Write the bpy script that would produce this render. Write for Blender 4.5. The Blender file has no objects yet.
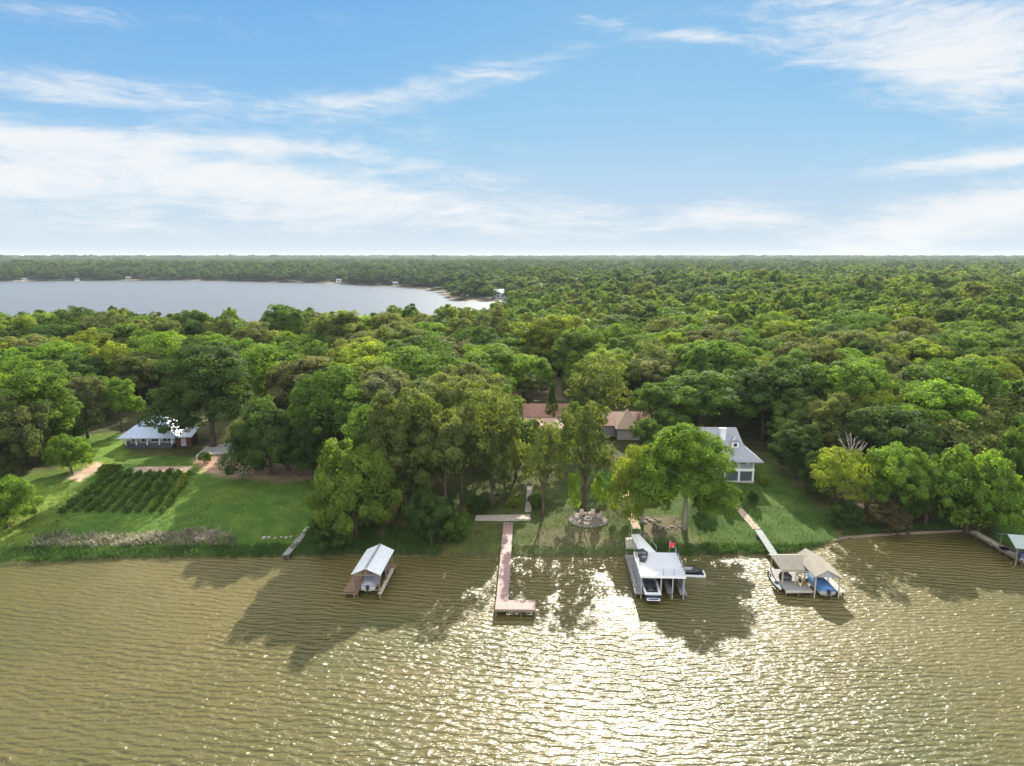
import bpy, math, random
import numpy as np
from mathutils import Vector, Matrix

R = math.radians
SC = bpy.context.scene
COL = SC.collection
rng = np.random.default_rng(7)
random.seed(7)

# ------------------------------------------------------------------ camera
W, Hh, F = 1024, 766, 683.0
HOR = 257.3
PITCH = math.atan((Hh / 2 - HOR) / F)
CH = 44.0
cp, sp = math.cos(PITCH), math.sin(PITCH)

def ray(px, py):
    u = (px - W / 2) / F
    v = (Hh / 2 - py) / F
    return (u, cp + v * sp, v * cp - sp)

def at(px, py, z=0.0):
    d = ray(px, py)
    t = (z - CH) / d[2]
    return Vector((d[0] * t, d[1] * t, z))

def proj(x, y, z):
    dz = z - CH
    dep = y * cp - dz * sp
    up = y * sp + dz * cp
    return W / 2 + F * x / dep, Hh / 2 - F * up / dep, dep

cam_d = bpy.data.cameras.new('camera')
cam = bpy.data.objects.new('camera', cam_d)
COL.objects.link(cam)
cam.location = (0, 0, CH)
cam.rotation_euler = (math.pi / 2 - PITCH, 0, 0)
cam_d.sensor_width = 36.0
cam_d.lens = 36.0 * F / W
cam_d.clip_start = 0.5
cam_d.clip_end = 80000
SC.camera = cam

# ------------------------------------------------------------------ terrain function
shore_px = [(-260, 575), (-60, 570), (0, 567), (60, 563), (130, 559), (200, 558.5), (300, 557.5), (360, 556.5),
            (420, 556.5), (500, 557), (600, 557.5), (640, 557), (720, 557), (790, 554), (830, 545), (860, 537),
            (905, 534), (960, 531), (985, 535), (1010, 548), (1040, 556), (1200, 566)]
_s = [at(px, py, 0.0) for px, py in shore_px]
SX = np.array([p.x for p in _s]); SY = np.array([p.y for p in _s])
_o = np.argsort(SX); SX = SX[_o]; SY = SY[_o]

lake_px = [(-420, 281.5), (0, 281.5), (120, 280.5), (200, 280.5), (330, 283.5), (400, 287), (436, 290.5), (446, 295),
           (452, 300), (490, 300.5), (522, 302.0)]
LAKE = [at(px, py, 0.0)[:2] for px, py in lake_px] + [(10, 560), (-5, 400), (-60, 322), (-160, 312), (-330, 318), (-600, 330), (-1500, 380)]
LAKE = np.array(LAKE)

def sd_poly(P, poly):
    """signed distance (negative inside) of points P (n,2)"""
    n = len(poly)
    d = np.full(len(P), 1e18)
    ins = np.zeros(len(P), bool)
    for i in range(n):
        a = poly[i]; b = poly[(i + 1) % n]
        e = b - a
        w = P - a
        t = np.clip((w @ e) / max(e @ e, 1e-9), 0, 1)
        q = w - t[:, None] * e
        d = np.minimum(d, (q * q).sum(1))
        c = ((a[1] > P[:, 1]) != (b[1] > P[:, 1]))
        xi = (b[0] - a[0]) * (P[:, 1] - a[1]) / ((b[1] - a[1]) if abs(b[1] - a[1]) > 1e-9 else 1e-9) + a[0]
        ins ^= (c & (P[:, 0] < xi))
    d = np.sqrt(d)
    return np.where(ins, -d, d)

def sstep(a, b, x):
    t = np.clip((x - a) / (b - a), 0, 1)
    return t * t * (3 - 2 * t)

def wob(x, y, s, seed=0):
    """cheap smooth pseudo noise in -1..1"""
    a = np.sin(x / s * 1.7 + seed * 1.3 + 1.9 * np.sin(y / s * 0.9 + seed)) * np.cos(y / s * 1.3 + seed * 2.1 + 1.4 * np.sin(x / s * 1.1))
    b = np.sin(x / s * 3.9 + seed * .7 - y / s * 2.3) * np.cos(y / s * 3.1 + x / s * 1.2)
    return 0.65 * a + 0.35 * b

def height(P):
    P = np.asarray(P, float)
    x, y = P[:, 0], P[:, 1]
    d = y - np.interp(x, SX, SY) + 0.35 * wob(x, y * 0, 2.2, 3) + 0.25 * wob(x, y * 0, 0.8, 5)
    h = np.interp(d, [-40, -8, -0.4, 0.35, 1.5, 12, 30, 60, 130, 400, 2000, 5000, 9000, 30000],
                  [-2.2, -1.5, -0.25, 0.22, 0.42, 1.2, 2.9, 4.4, 5.6, 7.0, 9, 14, 26, 40])
    h = h + np.where(d > 3, 1, 0) * 0.18 * wob(x, y, 9, 1) * np.clip(d / 20, 0, 1)
    far = y > 900
    h = h + np.where(far, 4.0 * wob(x, y, 900, 2) * np.clip((y - 1500) / 4000, 0, 1.8), 0)
    dl = sd_poly(P, LAKE)
    lk = np.interp(dl, [-30, -3, 0, 2, 20, 120, 600], [-2.2, -0.6, -0.1, 0.35, 1.6, 4.0, 40.0])
    near = y > 240
    h = np.where(near, np.minimum(h, lk), h)
    return h

def hz(x, y):
    return float(height(np.array([[x, y]]))[0])

def atg(px, py, off=0.0):
    z = 2.0
    for _ in range(12):
        p = at(px, py, z)
        z = hz(p.x, p.y)
    p = at(px, py, z)
    return Vector((p.x, p.y, z + off))

# ------------------------------------------------------------------ node helpers
def new_mat(name):
    m = bpy.data.materials.new(name)
    m.use_nodes = True
    nt = m.node_tree
    return m, nt, nt.nodes, nt.links, nt.nodes['Principled BSDF']

def node(nt, t, **kw):
    n = nt.nodes.new(t)
    for k, v in kw.items():
        if k.startswith('i_'):
            n.inputs[k[2:].replace('_', ' ')].default_value = v
        else:
            setattr(n, k, v)
    return n

def ramp(nt, src, stops):
    r = nt.nodes.new('ShaderNodeValToRGB')
    el = r.color_ramp.elements
    while len(el) < len(stops):
        el.new(0.5)
    for e, (p, c) in zip(el, stops):
        e.position = p
        e.color = (*c, 1) if len(c) == 3 else c
    nt.links.new(src, r.inputs[0])
    return r.outputs[0]

def mixc(nt, fac, a, b, mode='MIX'):
    n = nt.nodes.new('ShaderNodeMix')
    n.data_type = 'RGBA'; n.blend_type = mode
    for s, v in ((n.inputs[0], fac), (n.inputs[6], a), (n.inputs[7], b)):
        if hasattr(v, 'is_output'):
            nt.links.new(v, s)
        elif isinstance(v, (int, float)):
            s.default_value = v
        else:
            s.default_value = (*v, 1) if len(v) == 3 else v
    return n.outputs[2]

def mth(nt, op, a, b=None, c=None, clamp=False):
    n = nt.nodes.new('ShaderNodeMath'); n.operation = op; n.use_clamp = clamp
    for i, v in enumerate((a, b, c)):
        if v is None: continue
        if hasattr(v, 'is_output'):
            nt.links.new(v, n.inputs[i])
        else:
            n.inputs[i].default_value = v
    return n.outputs[0]

def mapping(nt, src, scale=(1, 1, 1), rot=(0, 0, 0), loc=(0, 0, 0)):
    n = nt.nodes.new('ShaderNodeMapping')
    n.inputs['Scale'].default_value = scale
    n.inputs['Rotation'].default_value = rot
    n.inputs['Location'].default_value = loc
    nt.links.new(src, n.inputs[0])
    return n.outputs[0]

def noise(nt, vec, scale, detail=3, rough=0.55, dist=0.0, dim='3D'):
    n = nt.nodes.new('ShaderNodeTexNoise')
    n.noise_dimensions = dim
    n.inputs['Scale'].default_value = scale
    n.inputs['Detail'].default_value = detail
    n.inputs['Roughness'].default_value = rough
    n.inputs['Distortion'].default_value = dist
    if vec is not None: nt.links.new(vec, n.inputs['Vector'])
    return n.outputs[0]

def plain(name, col, rough=0.6, var=0.25, scale=1.5, metal=0.0, bump=0.0, bscale=20, streak=None, spec=None):
    """weathered surface: base colour broken up by two noises"""
    m, nt, N, L, b = new_mat(name)
    tc = node(nt, 'ShaderNodeTexCoord').outputs['Object']
    v = mapping(nt, tc, streak) if streak else tc
    n1 = noise(nt, v, scale, 4, 0.6)
    n2 = noise(nt, v, scale * 6, 3, 0.6)
    f = mth(nt, 'MULTIPLY_ADD', n2, 0.35, mth(nt, 'MULTIPLY', n1, 0.65))
    lo = tuple(c * (1 - var) for c in col); hi = tuple(min(0.9, c * (1 + var)) for c in col)
    c = ramp(nt, f, [(0.3, lo), (0.7, hi)])
    L.new(c, b.inputs['Base Color'])
    b.inputs['Roughness'].default_value = rough
    b.inputs['Metallic'].default_value = metal
    if spec is not None: b.inputs['Specular IOR Level'].default_value = spec
    if bump:
        bn = node(nt, 'ShaderNodeBump'); bn.inputs['Strength'].default_value = bump; bn.inputs['Distance'].default_value = 0.02
        L.new(noise(nt, v, bscale, 3), bn.inputs['Height']); L.new(bn.outputs[0], b.inputs['Normal'])
    return m

def planks(name, col, width=0.14, axis=1, rough=0.75, var=0.3):
    """boards across `axis` (object space)"""
    m, nt, N, L, b = new_mat(name)
    tc = node(nt, 'ShaderNodeTexCoord').outputs['Object']
    sx = node(nt, 'ShaderNodeSeparateXYZ'); L.new(tc, sx.inputs[0])
    q = mth(nt, 'DIVIDE', sx.outputs[axis], width)
    idx = mth(nt, 'FLOOR', q)
    fr = mth(nt, 'FRACT', q)
    wn = node(nt, 'ShaderNodeTexWhiteNoise', noise_dimensions='1D'); L.new(idx, wn.inputs['W'])
    n1 = noise(nt, tc, 2.0, 4, 0.65)
    f = mth(nt, 'ADD', mth(nt, 'MULTIPLY', wn.outputs[0], 0.45), mth(nt, 'MULTIPLY', n1, 0.6))
    lo = tuple(c * (1 - var) for c in col); hi = tuple(min(.85, c * (1 + var)) for c in col)
    c = ramp(nt, f, [(0.2, lo), (0.8, hi)])
    gap = mth(nt, 'GREATER_THAN', mth(nt, 'ABSOLUTE', mth(nt, 'SUBTRACT', fr, 0.5)), 0.44)
    c = mixc(nt, gap, c, tuple(x * 0.35 for x in col))
    L.new(c, b.inputs['Base Color'])
    b.inputs['Roughness'].default_value = rough
    return m

def seams(name, col, width=0.45, axis=0, rough=0.35, metal=0.0, var=0.12, dark=0.6):
    """standing-seam metal or shingle courses"""
    m, nt, N, L, b = new_mat(name)
    tc = node(nt, 'ShaderNodeTexCoord').outputs['Object']
    sx = node(nt, 'ShaderNodeSeparateXYZ'); L.new(tc, sx.inputs[0])
    fr = mth(nt, 'FRACT', mth(nt, 'DIVIDE', sx.outputs[axis], width))
    line = mth(nt, 'LESS_THAN', fr, 0.1)
    n1 = noise(nt, mapping(nt, tc, (1, 1, 0.5)), 1.2, 5, 0.65)
    n2 = noise(nt, tc, 9, 3, 0.6)
    f = mth(nt, 'ADD', mth(nt, 'MULTIPLY', n1, 0.6), mth(nt, 'MULTIPLY', n2, 0.4))
    c = ramp(nt, f, [(0.3, tuple(x * (1 - var) for x in col)), (0.7, tuple(min(.85, x * (1 + var)) for x in col))])
    c = mixc(nt, line, c, tuple(x * dark for x in col))
    L.new(c, b.inputs['Base Color'])
    b.inputs['Roughness'].default_value = rough
    b.inputs['Metallic'].default_value = metal
    return m

# ------------------------------------------------------------------ mesh helpers
class MB:
    def __init__(s):
        s.v = []; s.f = []; s.sm = []
    def add(s, vs, fs, smooth=False):
        o = len(s.v)
        s.v += [tuple(v) for v in vs]
        for f in fs:
            s.f.append(tuple(i + o for i in f)); s.sm.append(smooth)
        return s
    def box(s, x0, x1, y0, y1, z0, z1):
        vs = [(x0, y0, z0), (x1, y0, z0), (x1, y1, z0), (x0, y1, z0), (x0, y0, z1), (x1, y0, z1), (x1, y1, z1), (x0, y1, z1)]
        return s.add(vs, [(0, 3, 2, 1), (4, 5, 6, 7), (0, 1, 5, 4), (1, 2, 6, 5), (2, 3, 7, 6), (3, 0, 4, 7)])
    def cbox(s, c, d):
        return s.box(c[0] - d[0] / 2, c[0] + d[0] / 2, c[1] - d[1] / 2, c[1] + d[1] / 2, c[2] - d[2] / 2, c[2] + d[2] / 2)
    def prism(s, pts, z0, z1):
        """vertical extrusion of ccw xy outline; z1 may be list"""
        n = len(pts)
        zt = z1 if isinstance(z1, (list, tuple)) else [z1] * n
        zb = z0 if isinstance(z0, (list, tuple)) else [z0] * n
        vs = [(p[0], p[1], z) for p, z in zip(pts, zb)] + [(p[0], p[1], z) for p, z in zip(pts, zt)]
        fs = [tuple(range(n - 1, -1, -1)), tuple(range(n, 2 * n))]
        fs += [(i, (i + 1) % n, n + (i + 1) % n, n + i) for i in range(n)]
        return s.add(vs, fs)
    def slab(s, quad, t):
        """a sloped sheet of thickness t below the given 3D polygon"""
        n = len(quad)
        vs = [tuple(q) for q in quad] + [(q[0], q[1], q[2] - t) for q in quad]
        fs = [tuple(range(n)), tuple(range(2 * n - 1, n - 1, -1))]
        fs += [(i, n + i, n + (i + 1) % n, (i + 1) % n) for i in range(n)]
        return s.add(vs, fs)
    def tube(s, pts, rad, n=8, smooth=True, cap=True):
        pts = [Vector(p) for p in pts]
        if not isinstance(rad, (list, tuple)): rad = [rad] * len(pts)
        vs = []; fs = []
        for i, p in enumerate(pts):
            t = (pts[min(i + 1, len(pts) - 1)] - pts[max(i - 1, 0)]).normalized()
            a = t.cross(Vector((0.13, 0.27, 1)) if abs(t.z) < 0.9 else Vector((1, 0.1, 0))).normalized()
            b = t.cross(a)
            for k in range(n):
                q = p + (a * math.cos(2 * math.pi * k / n) + b * math.sin(2 * math.pi * k / n)) * rad[i]
                vs.append(tuple(q))
        for i in range(len(pts) - 1):
            for k in range(n):
                fs.append((i * n + k, i * n + (k + 1) % n, (i + 1) * n + (k + 1) % n, (i + 1) * n + k))
        if cap:
            fs.append(tuple(range(n - 1, -1, -1))); fs.append(tuple(range((len(pts) - 1) * n, len(pts) * n)))
        return s.add(vs, fs, smooth)
    def loft(s, secs, smooth=True, capa=True, capb=True, closed=False):
        """secs: list of equal length point lists"""
        n = len(secs[0]); vs = [p for sec in secs for p in sec]; fs = []
        for i in range(len(secs) - 1):
            for k in range(n if closed else n - 1):
                fs.append((i * n + k, i * n + (k + 1) % n, (i + 1) * n + (k + 1) % n, (i + 1) * n + k))
        if capa: fs.append(tuple(range(n - 1, -1, -1)))
        if capb: fs.append(tuple(range((len(secs) - 1) * n, len(secs) * n)))
        return s.add(vs, fs, smooth)
    def ball(s, c, r, n=10, m=6, squash=1.0, jit=0.0, seed=0):
        q = random.Random(seed)
        vs = [(c[0], c[1], c[2] - r * squash)]; fs = []
        for i in range(1, m):
            a = -math.pi / 2 + math.pi * i / m
            for k in range(n):
                rr = r * (1 + q.uniform(-jit, jit))
                vs.append((c[0] + rr * math.cos(a) * math.cos(2 * math.pi * k / n), c[1] + rr * math.cos(a) * math.sin(2 * math.pi * k / n), c[2] + rr * squash * math.sin(a)))
        vs.append((c[0], c[1], c[2] + r * squash))
        for k in range(n):
            fs.append((0, 1 + (k + 1) % n, 1 + k))
            for i in range(m - 2):
                a = 1 + i * n
                fs.append((a + k, a + (k + 1) % n, a + n + (k + 1) % n, a + n + k))
            fs.append((len(vs) - 1, 1 + (m - 2) * n + k, 1 + (m - 2) * n + (k + 1) % n))
        return s.add(vs, fs, True)
    def mesh(s, name):
        me = bpy.data.meshes.new(name)
        me.from_pydata(s.v, [], s.f)
        me.polygons.foreach_set('use_smooth', s.sm)
        me.update()
        return me

def part(name, mb, mat, parent=None, label=None):
    me = mb.mesh(name) if isinstance(mb, MB) else mb
    o = bpy.data.objects.new(name, me)
    COL.objects.link(o)
    if mat is not None and not me.materials: me.materials.append(mat)
    if parent is not None: o.parent = parent
    if label: o['label'] = label
    return o

def tag(o, label, cat, group=None):
    o['label'] = label; o['category'] = cat
    if group: o['group'] = group
    return o

def thing(name, label, cat, loc=(0, 0, 0), rz=0.0, group=None, sc=None):
    o = bpy.data.objects.new(name, None)
    o.empty_display_size = 0.5
    COL.objects.link(o)
    o.location = loc; o.rotation_euler = (0, 0, rz)
    if sc: o.scale = sc
    return tag(o, label, cat, group)

def frame(pa, pb):
    """angle so that local +y points from pa to pb"""
    d = pb - pa
    return math.atan2(-d.x, d.y)

def loc2(p, o, rz):
    """world xy -> local xy of a frame"""
    dx, dy = p[0] - o[0], p[1] - o[1]
    c, s_ = math.cos(rz), math.sin(rz)
    return (dx * c + dy * s_, -dx * s_ + dy * c)
# ------------------------------------------------------------------ light
SUN_AZ, SUN_EL = R(10.0), R(30.0)      # azimuth measured from +Y towards +X
sun_d = bpy.data.lights.new('sun', 'SUN')
sun_d.energy = 5.0; sun_d.specular_factor = 1.0; sun_d.angle = R(0.53); sun_d.color = (1.0, 0.93, 0.80)
sun = bpy.data.objects.new('sun', sun_d); COL.objects.link(sun)
sdir = Vector((math.sin(SUN_AZ) * math.cos(SUN_EL), math.cos(SUN_AZ) * math.cos(SUN_EL), math.sin(SUN_EL)))
sun.rotation_euler = sdir.to_track_quat('Z', 'Y').to_euler()
sun.location = (60, 300, 260)

world = bpy.data.worlds.new('World'); SC.world = world; world.use_nodes = True
nt = world.node_tree; L = nt.links
bg = nt.nodes['Background']; bg.inputs['Strength'].default_value = 0.050
sky = node(nt, 'ShaderNodeTexSky', sky_type='NISHITA', sun_disc=False, sun_elevation=SUN_EL, sun_rotation=SUN_AZ,
           altitude=50, air_density=1.0, dust_density=0.35, ozone_density=2.0)
tcg = node(nt, 'ShaderNodeTexCoord').outputs['Generated']
sx = node(nt, 'ShaderNodeSeparateXYZ'); L.new(tcg, sx.inputs[0])
az = mth(nt, 'MULTIPLY', mth(nt, 'ARCTAN2', sx.outputs[0], sx.outputs[1]), 57.2958)
el = mth(nt, 'MULTIPLY', mth(nt, 'ARCSINE', sx.outputs[2]), 57.2958)
cxy = node(nt, 'ShaderNodeCombineXYZ'); L.new(az, cxy.inputs[0]); L.new(el, cxy.inputs[1])
vec = cxy.outputs[0]
# ragged cirrus texture, combed out along the horizon
warp = noise(nt, mapping(nt, vec, (0.05, 0.16, 1)), 1.0, 3, 0.6)
warpv = node(nt, 'ShaderNodeCombineXYZ'); L.new(mth(nt, 'MULTIPLY', warp, 5.0), warpv.inputs[0]); L.new(mth(nt, 'MULTIPLY', warp, 5.0), warpv.inputs[1])
vadd = node(nt, 'ShaderNodeVectorMath', operation='ADD'); L.new(vec, vadd.inputs[0]); L.new(warpv.outputs[0], vadd.inputs[1])
n_big = noise(nt, mapping(nt, vadd.outputs[0], (0.075, 0.42, 1), (0, 0, R(5))), 1.0, 7, 0.62)
n_fine = noise(nt, mapping(nt, vadd.outputs[0], (0.28, 1.3, 1), (0, 0, R(-6))), 1.0, 6, 0.68)
n_soft = noise(nt, mapping(nt, vec, (0.03, 0.12, 1)), 1.0, 3, 0.5)

def azel(px, py):
    d = Vector(ray(px, py)).normalized()
    return math.degrees(math.atan2(d.x, d.y)), math.degrees(math.asin(d.z))

# (x, y, half width, half height, tilt, weight): where the cloud banks sit in the sky, as bearings
BANKS = [(60, 86, 250, 14, -2, 1.1), (-40, 130, 310, 17, -6, 1.25), (-90, 165, 200, 17, -3, 0.9), (225, 143, 190, 11, 1, 1.15), (10, 178, 70, 13, 0, 0.8),
         (455, 82, 130, 15, 12, 0.70), (360, 97, 90, 10, 2, 0.5), (60, 12, 180, 12, 6, 0.45), (400, 165, 140, 12, -8, 0.6),
         (880, 32, 125, 42, -14, 0.82), (960, 70, 100, 32, -18, 0.9), (1015, 25, 120, 36, -4, 0.85), (595, 23, 32, 7, -6, 0.95), (715, 38, 66, 5, -7, 0.9),
         (985, 161, 80, 9, 3, 2.0), (990, 210, 120, 22, 12, 2.1), (735, 214, 60, 12, -4, 0.9),
         (340, 192, 260, 20, -5, 0.8), (150, 208, 300, 24, 0, 0.75), (560, 226, 280, 18, 0, 0.6)]
tot = None
for (bx, by, hw, hh, tl, wt) in BANKS:
    a0, e0 = azel(bx, by)
    sx_, sy_ = 1.0 / (hw * 0.0745), 1.0 / (hh * 0.0745)
    da = mth(nt, 'SUBTRACT', az, a0); de = mth(nt, 'SUBTRACT', el, e0)
    c_, s_ = math.cos(R(tl)), math.sin(R(tl))
    u = mth(nt, 'MULTIPLY', mth(nt, 'ADD', mth(nt, 'MULTIPLY', da, c_), mth(nt, 'MULTIPLY', de, s_)), sx_)
    v = mth(nt, 'MULTIPLY', mth(nt, 'SUBTRACT', mth(nt, 'MULTIPLY', de, c_), mth(nt, 'MULTIPLY', da, s_)), sy_)
    r2 = mth(nt, 'ADD', mth(nt, 'MULTIPLY', u, u), mth(nt, 'MULTIPLY', v, v))
    g = mth(nt, 'MULTIPLY', mth(nt, 'EXPONENT', mth(nt, 'MULTIPLY', r2, -0.9)), wt)
    tot = g if tot is None else mth(nt, 'ADD', tot, g)
tex = mth(nt, 'ADD', mth(nt, 'MULTIPLY', n_big, 0.54), mth(nt, 'MULTIPLY', n_fine, 0.46))
dens = mth(nt, 'ADD', mth(nt, 'MULTIPLY', tot, 0.62), mth(nt, 'MULTIPLY', mth(nt, 'SUBTRACT', tex, 0.5), 3.3))
mr = node(nt, 'ShaderNodeMapRange', interpolation_type='SMOOTHSTEP'); L.new(dens, mr.inputs[0])
mr.inputs[1].default_value = 0.02; mr.inputs[2].default_value = 1.25
cl = mth(nt, 'MULTIPLY', mr.outputs[0], mth(nt, 'MINIMUM', mth(nt, 'MULTIPLY_ADD', tot, 1.6, 0.16), 1.0))
# thin veil low over the horizon
veil = mth(nt, 'EXPONENT', mth(nt, 'MULTIPLY', mth(nt, 'MAXIMUM', el, 0.0), -0.30))
veil = mth(nt, 'MULTIPLY', veil, mth(nt, 'MULTIPLY_ADD', n_soft, 0.7, 0.55))
veil = mth(nt, 'MINIMUM', veil, 0.68)
SKYT = mixc(nt, 1.0, sky.outputs[0], (0.64, 0.80, 1.0), 'MULTIPLY')
SKYT = mixc(nt, 1.0, SKYT, (6.2, 7.0, 8.0), 'DARKEN')
grad = ramp(nt, mth(nt, 'DIVIDE', mth(nt, 'MAXIMUM', el, 0.0), 90.0), [(0.0, (0.42, 0.58, 0.72)), (0.067, (0.33, 0.57, 0.80)), (0.133, (0.225, 0.49, 0.78)), (0.21, (0.155, 0.415, 0.74)), (1.0, (0.08, 0.26, 0.58))])
gv = node(nt, 'ShaderNodeVectorMath', operation='SCALE'); L.new(grad, gv.inputs[0]); gv.inputs['Scale'].default_value = 10.0
SKYT = mixc(nt, 0.78, SKYT, gv.outputs[0])
c1 = mixc(nt, veil, SKYT, (6.9, 7.5, 8.0))
c2 = mixc(nt, mth(nt, 'MULTIPLY', cl, 0.93), c1, (8.5, 8.6, 8.7))
# extra-bright cloud added out of view, overhead and behind the camera, to lift the foliage
over = mth(nt, 'MAXIMUM', mth(nt, 'MULTIPLY_ADD', sx.outputs[1], -1.2, 0.15, clamp=True), mth(nt, 'MULTIPLY_ADD', sx.outputs[2], 2.6, -1.25, clamp=True), clamp=True)
nc = noise(nt, tcg, 2.6, 6, 0.6)
fill_cloud = mth(nt, 'MULTIPLY', over, ramp(nt, nc, [(0.36, (0, 0, 0)), (0.56, (1, 1, 1))]))
c3 = mixc(nt, fill_cloud, c2, (26.0, 25.6, 25.0))
L.new(c3, bg.inputs[0])

# ------------------------------------------------------------------ haze
hz_m = bpy.data.materials.new('haze_air'); hz_m.use_nodes = True
hn = hz_m.node_tree; hn.nodes.remove(hn.nodes['Principled BSDF'])
pv = node(hn, 'ShaderNodeVolumePrincipled'); pv.inputs['Density'].default_value = 4.6e-5
pv.inputs['Color'].default_value = (0.80, 0.88, 1.0, 1); pv.inputs['Anisotropy'].default_value = 0.2
hn.links.new(pv.outputs[0], hn.nodes['Material Output'].inputs['Volume'])
HZ = part('haze', MB().box(-31000, 31000, -400, 31000, -4.0, 75), hz_m)
HZ['kind'] = 'stuff'; HZ['label'] = 'thin pale haze fading the far woods and shore'; HZ['category'] = 'haze'

# ------------------------------------------------------------------ ground
th = np.radians(np.concatenate([np.linspace(-82, -44, 60, endpoint=False), np.linspace(-44, 44, 420, endpoint=False), np.linspace(44, 82, 61)]))
rr = np.concatenate([np.arange(50, 78, 2.0), np.arange(78, 150, 0.45), np.geomspace(150, 600, 150, endpoint=False), np.geomspace(600, 30000, 110)])
TH, RR = np.meshgrid(th, rr)
GX = (RR * np.sin(TH)).ravel(); GY = (RR * np.cos(TH)).ravel()
GP = np.stack([GX, GY], 1)
GZ = height(GP)
nr, nth = RR.shape
idx = np.arange(nr * nth).reshape(nr, nth)
q = np.stack([idx[:-1, :-1], idx[:-1, 1:], idx[1:, 1:], idx[1:, :-1]], -1).reshape(-1, 4)[:, ::-1]

def poly_px(pts):
    return np.array([atg(a, b)[:2] for a, b in pts])

covers = [  # (pixels of the outline, colour, edge softness)
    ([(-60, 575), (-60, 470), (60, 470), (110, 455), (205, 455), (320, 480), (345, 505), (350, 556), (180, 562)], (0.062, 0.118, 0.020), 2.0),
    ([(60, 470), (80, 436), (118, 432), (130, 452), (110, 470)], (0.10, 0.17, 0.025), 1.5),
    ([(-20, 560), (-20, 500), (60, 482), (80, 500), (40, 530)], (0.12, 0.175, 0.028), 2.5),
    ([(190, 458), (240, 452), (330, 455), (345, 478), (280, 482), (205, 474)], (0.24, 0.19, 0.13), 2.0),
    ([(133, 467), (192, 466), (192, 472), (133, 474)], (0.36, 0.29, 0.21), 0.6),
    ([(66, 478), (98, 462), (104, 466), (80, 482)], (0.36, 0.29, 0.21), 0.6),
    ([(198, 448), (222, 438), (250, 400), (262, 402), (235, 440), (212, 452)], (0.26, 0.24, 0.09), 1.5),
    ([(242, 352), (275, 350), (278, 374), (246, 376)], (0.34, 0.27, 0.19), 3),
    ([(505, 372), (560, 372), (566, 399), (500, 399)], (0.20, 0.165, 0.11), 3),
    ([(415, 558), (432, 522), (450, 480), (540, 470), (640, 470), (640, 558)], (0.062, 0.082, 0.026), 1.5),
    ([(440, 556), (450, 527), (500, 520), (500, 556)], (0.075, 0.092, 0.028), 1.5),
    ([(530, 545), (540, 530), (600, 528), (620, 545)], (0.105, 0.098, 0.052), 2.0),
    ([(592, 500), (598, 470), (625, 470), (628, 505)], (0.05, 0.12, 0.02), 1.0),
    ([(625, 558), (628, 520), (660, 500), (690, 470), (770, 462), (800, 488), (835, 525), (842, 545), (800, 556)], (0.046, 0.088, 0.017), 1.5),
    ([(640, 540), (640, 517), (680, 515), (690, 532)], (0.13, 0.115, 0.07), 1.5),
    ([(655, 558), (665, 536), (690, 530), (712, 548), (715, 557)], (0.10, 0.12, 0.045), 1.5),
    ([(838, 548), (842, 520), (860, 500), (900, 512), (975, 520), (985, 536), (900, 538)], (0.085, 0.075, 0.045), 1.5),
    ([(850, 520), (853, 503), (872, 503), (876, 520)], (0.26, 0.21, 0.15), 1.0),
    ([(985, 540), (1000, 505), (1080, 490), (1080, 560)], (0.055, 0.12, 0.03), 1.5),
]
GC = np.tile(np.array([[0.062, 0.068, 0.028]]), (len(GP), 1))
gn = wob(GX, GY, 6.0, 2)
GC *= (1 + 0.25 * gn)[:, None]
farm = sstep(260, 700, GY)[:, None]
GC = GC * (1 - farm) + farm * np.array([[0.030, 0.048, 0.018]])
sel = (GY < 420) & (np.abs(GX) < 330)
si = np.where(sel)[0]
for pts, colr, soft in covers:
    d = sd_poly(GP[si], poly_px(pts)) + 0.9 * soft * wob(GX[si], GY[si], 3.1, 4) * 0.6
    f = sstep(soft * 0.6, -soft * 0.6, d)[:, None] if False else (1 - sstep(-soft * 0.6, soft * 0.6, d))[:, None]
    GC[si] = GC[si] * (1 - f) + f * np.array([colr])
# bare earth and wet sand at the water's edge; beaches of the back lake
dsh = GY - np.interp(GX, SX, SY)
f = (sstep(-1.5, 0.0, dsh) * (1 - sstep(0.5, 1.3, dsh)))[:, None] * 0.75
GC = GC * (1 - f) + f * np.array([[0.075, 0.068, 0.036]])
dl = sd_poly(GP, LAKE)
f = ((GY > 450) * (1 - sstep(6, 16, dl)) * sstep(-4, 2, dl))[:, None] * 0.8
GC = GC * (1 - f) + f * np.array([[0.26, 0.21, 0.15]])
# pale mown field beyond the inlet
fp = np.array([at(px, py, 1.0)[:2] for px, py in [(618, 307.5), (660, 307.5), (664, 311.5), (616, 311.5)]])
f = (1 - sstep(-4, 4, sd_poly(GP, fp)))[:, None]
GC = GC * (1 - f) + f * np.array([[0.16, 0.19, 0.06]])

me = bpy.data.meshes.new('ground')
me.from_pydata(np.stack([GX, GY, GZ], 1).tolist(), [], q.tolist())
ca = me.color_attributes.new('cover', 'FLOAT_COLOR', 'POINT')
ca.data.foreach_set('color', np.concatenate([GC, np.ones((len(GC), 1))], 1).astype(np.float32).ravel())
me.polygons.foreach_set('use_smooth', [True] * len(me.polygons))
m, nt, N, L, b = new_mat('grass_and_earth')
tc = node(nt, 'ShaderNodeTexCoord').outputs['Object']
att = node(nt, 'ShaderNodeAttribute', attribute_name='cover').outputs['Color']
n1 = noise(nt, tc, 0.35, 5, 0.65); n2 = noise(nt, tc, 2.2, 4, 0.7); n3 = noise(nt, tc, 0.11, 5, 0.65)
f = mth(nt, 'ADD', mth(nt, 'MULTIPLY', n1, 0.5), mth(nt, 'MULTIPLY', n2, 0.5))
br = ramp(nt, f, [(0.28, (0.42, 0.46, 0.42)), (0.5, (1, 1, 1)), (0.72, (1.9, 1.65, 1.5))])
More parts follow.
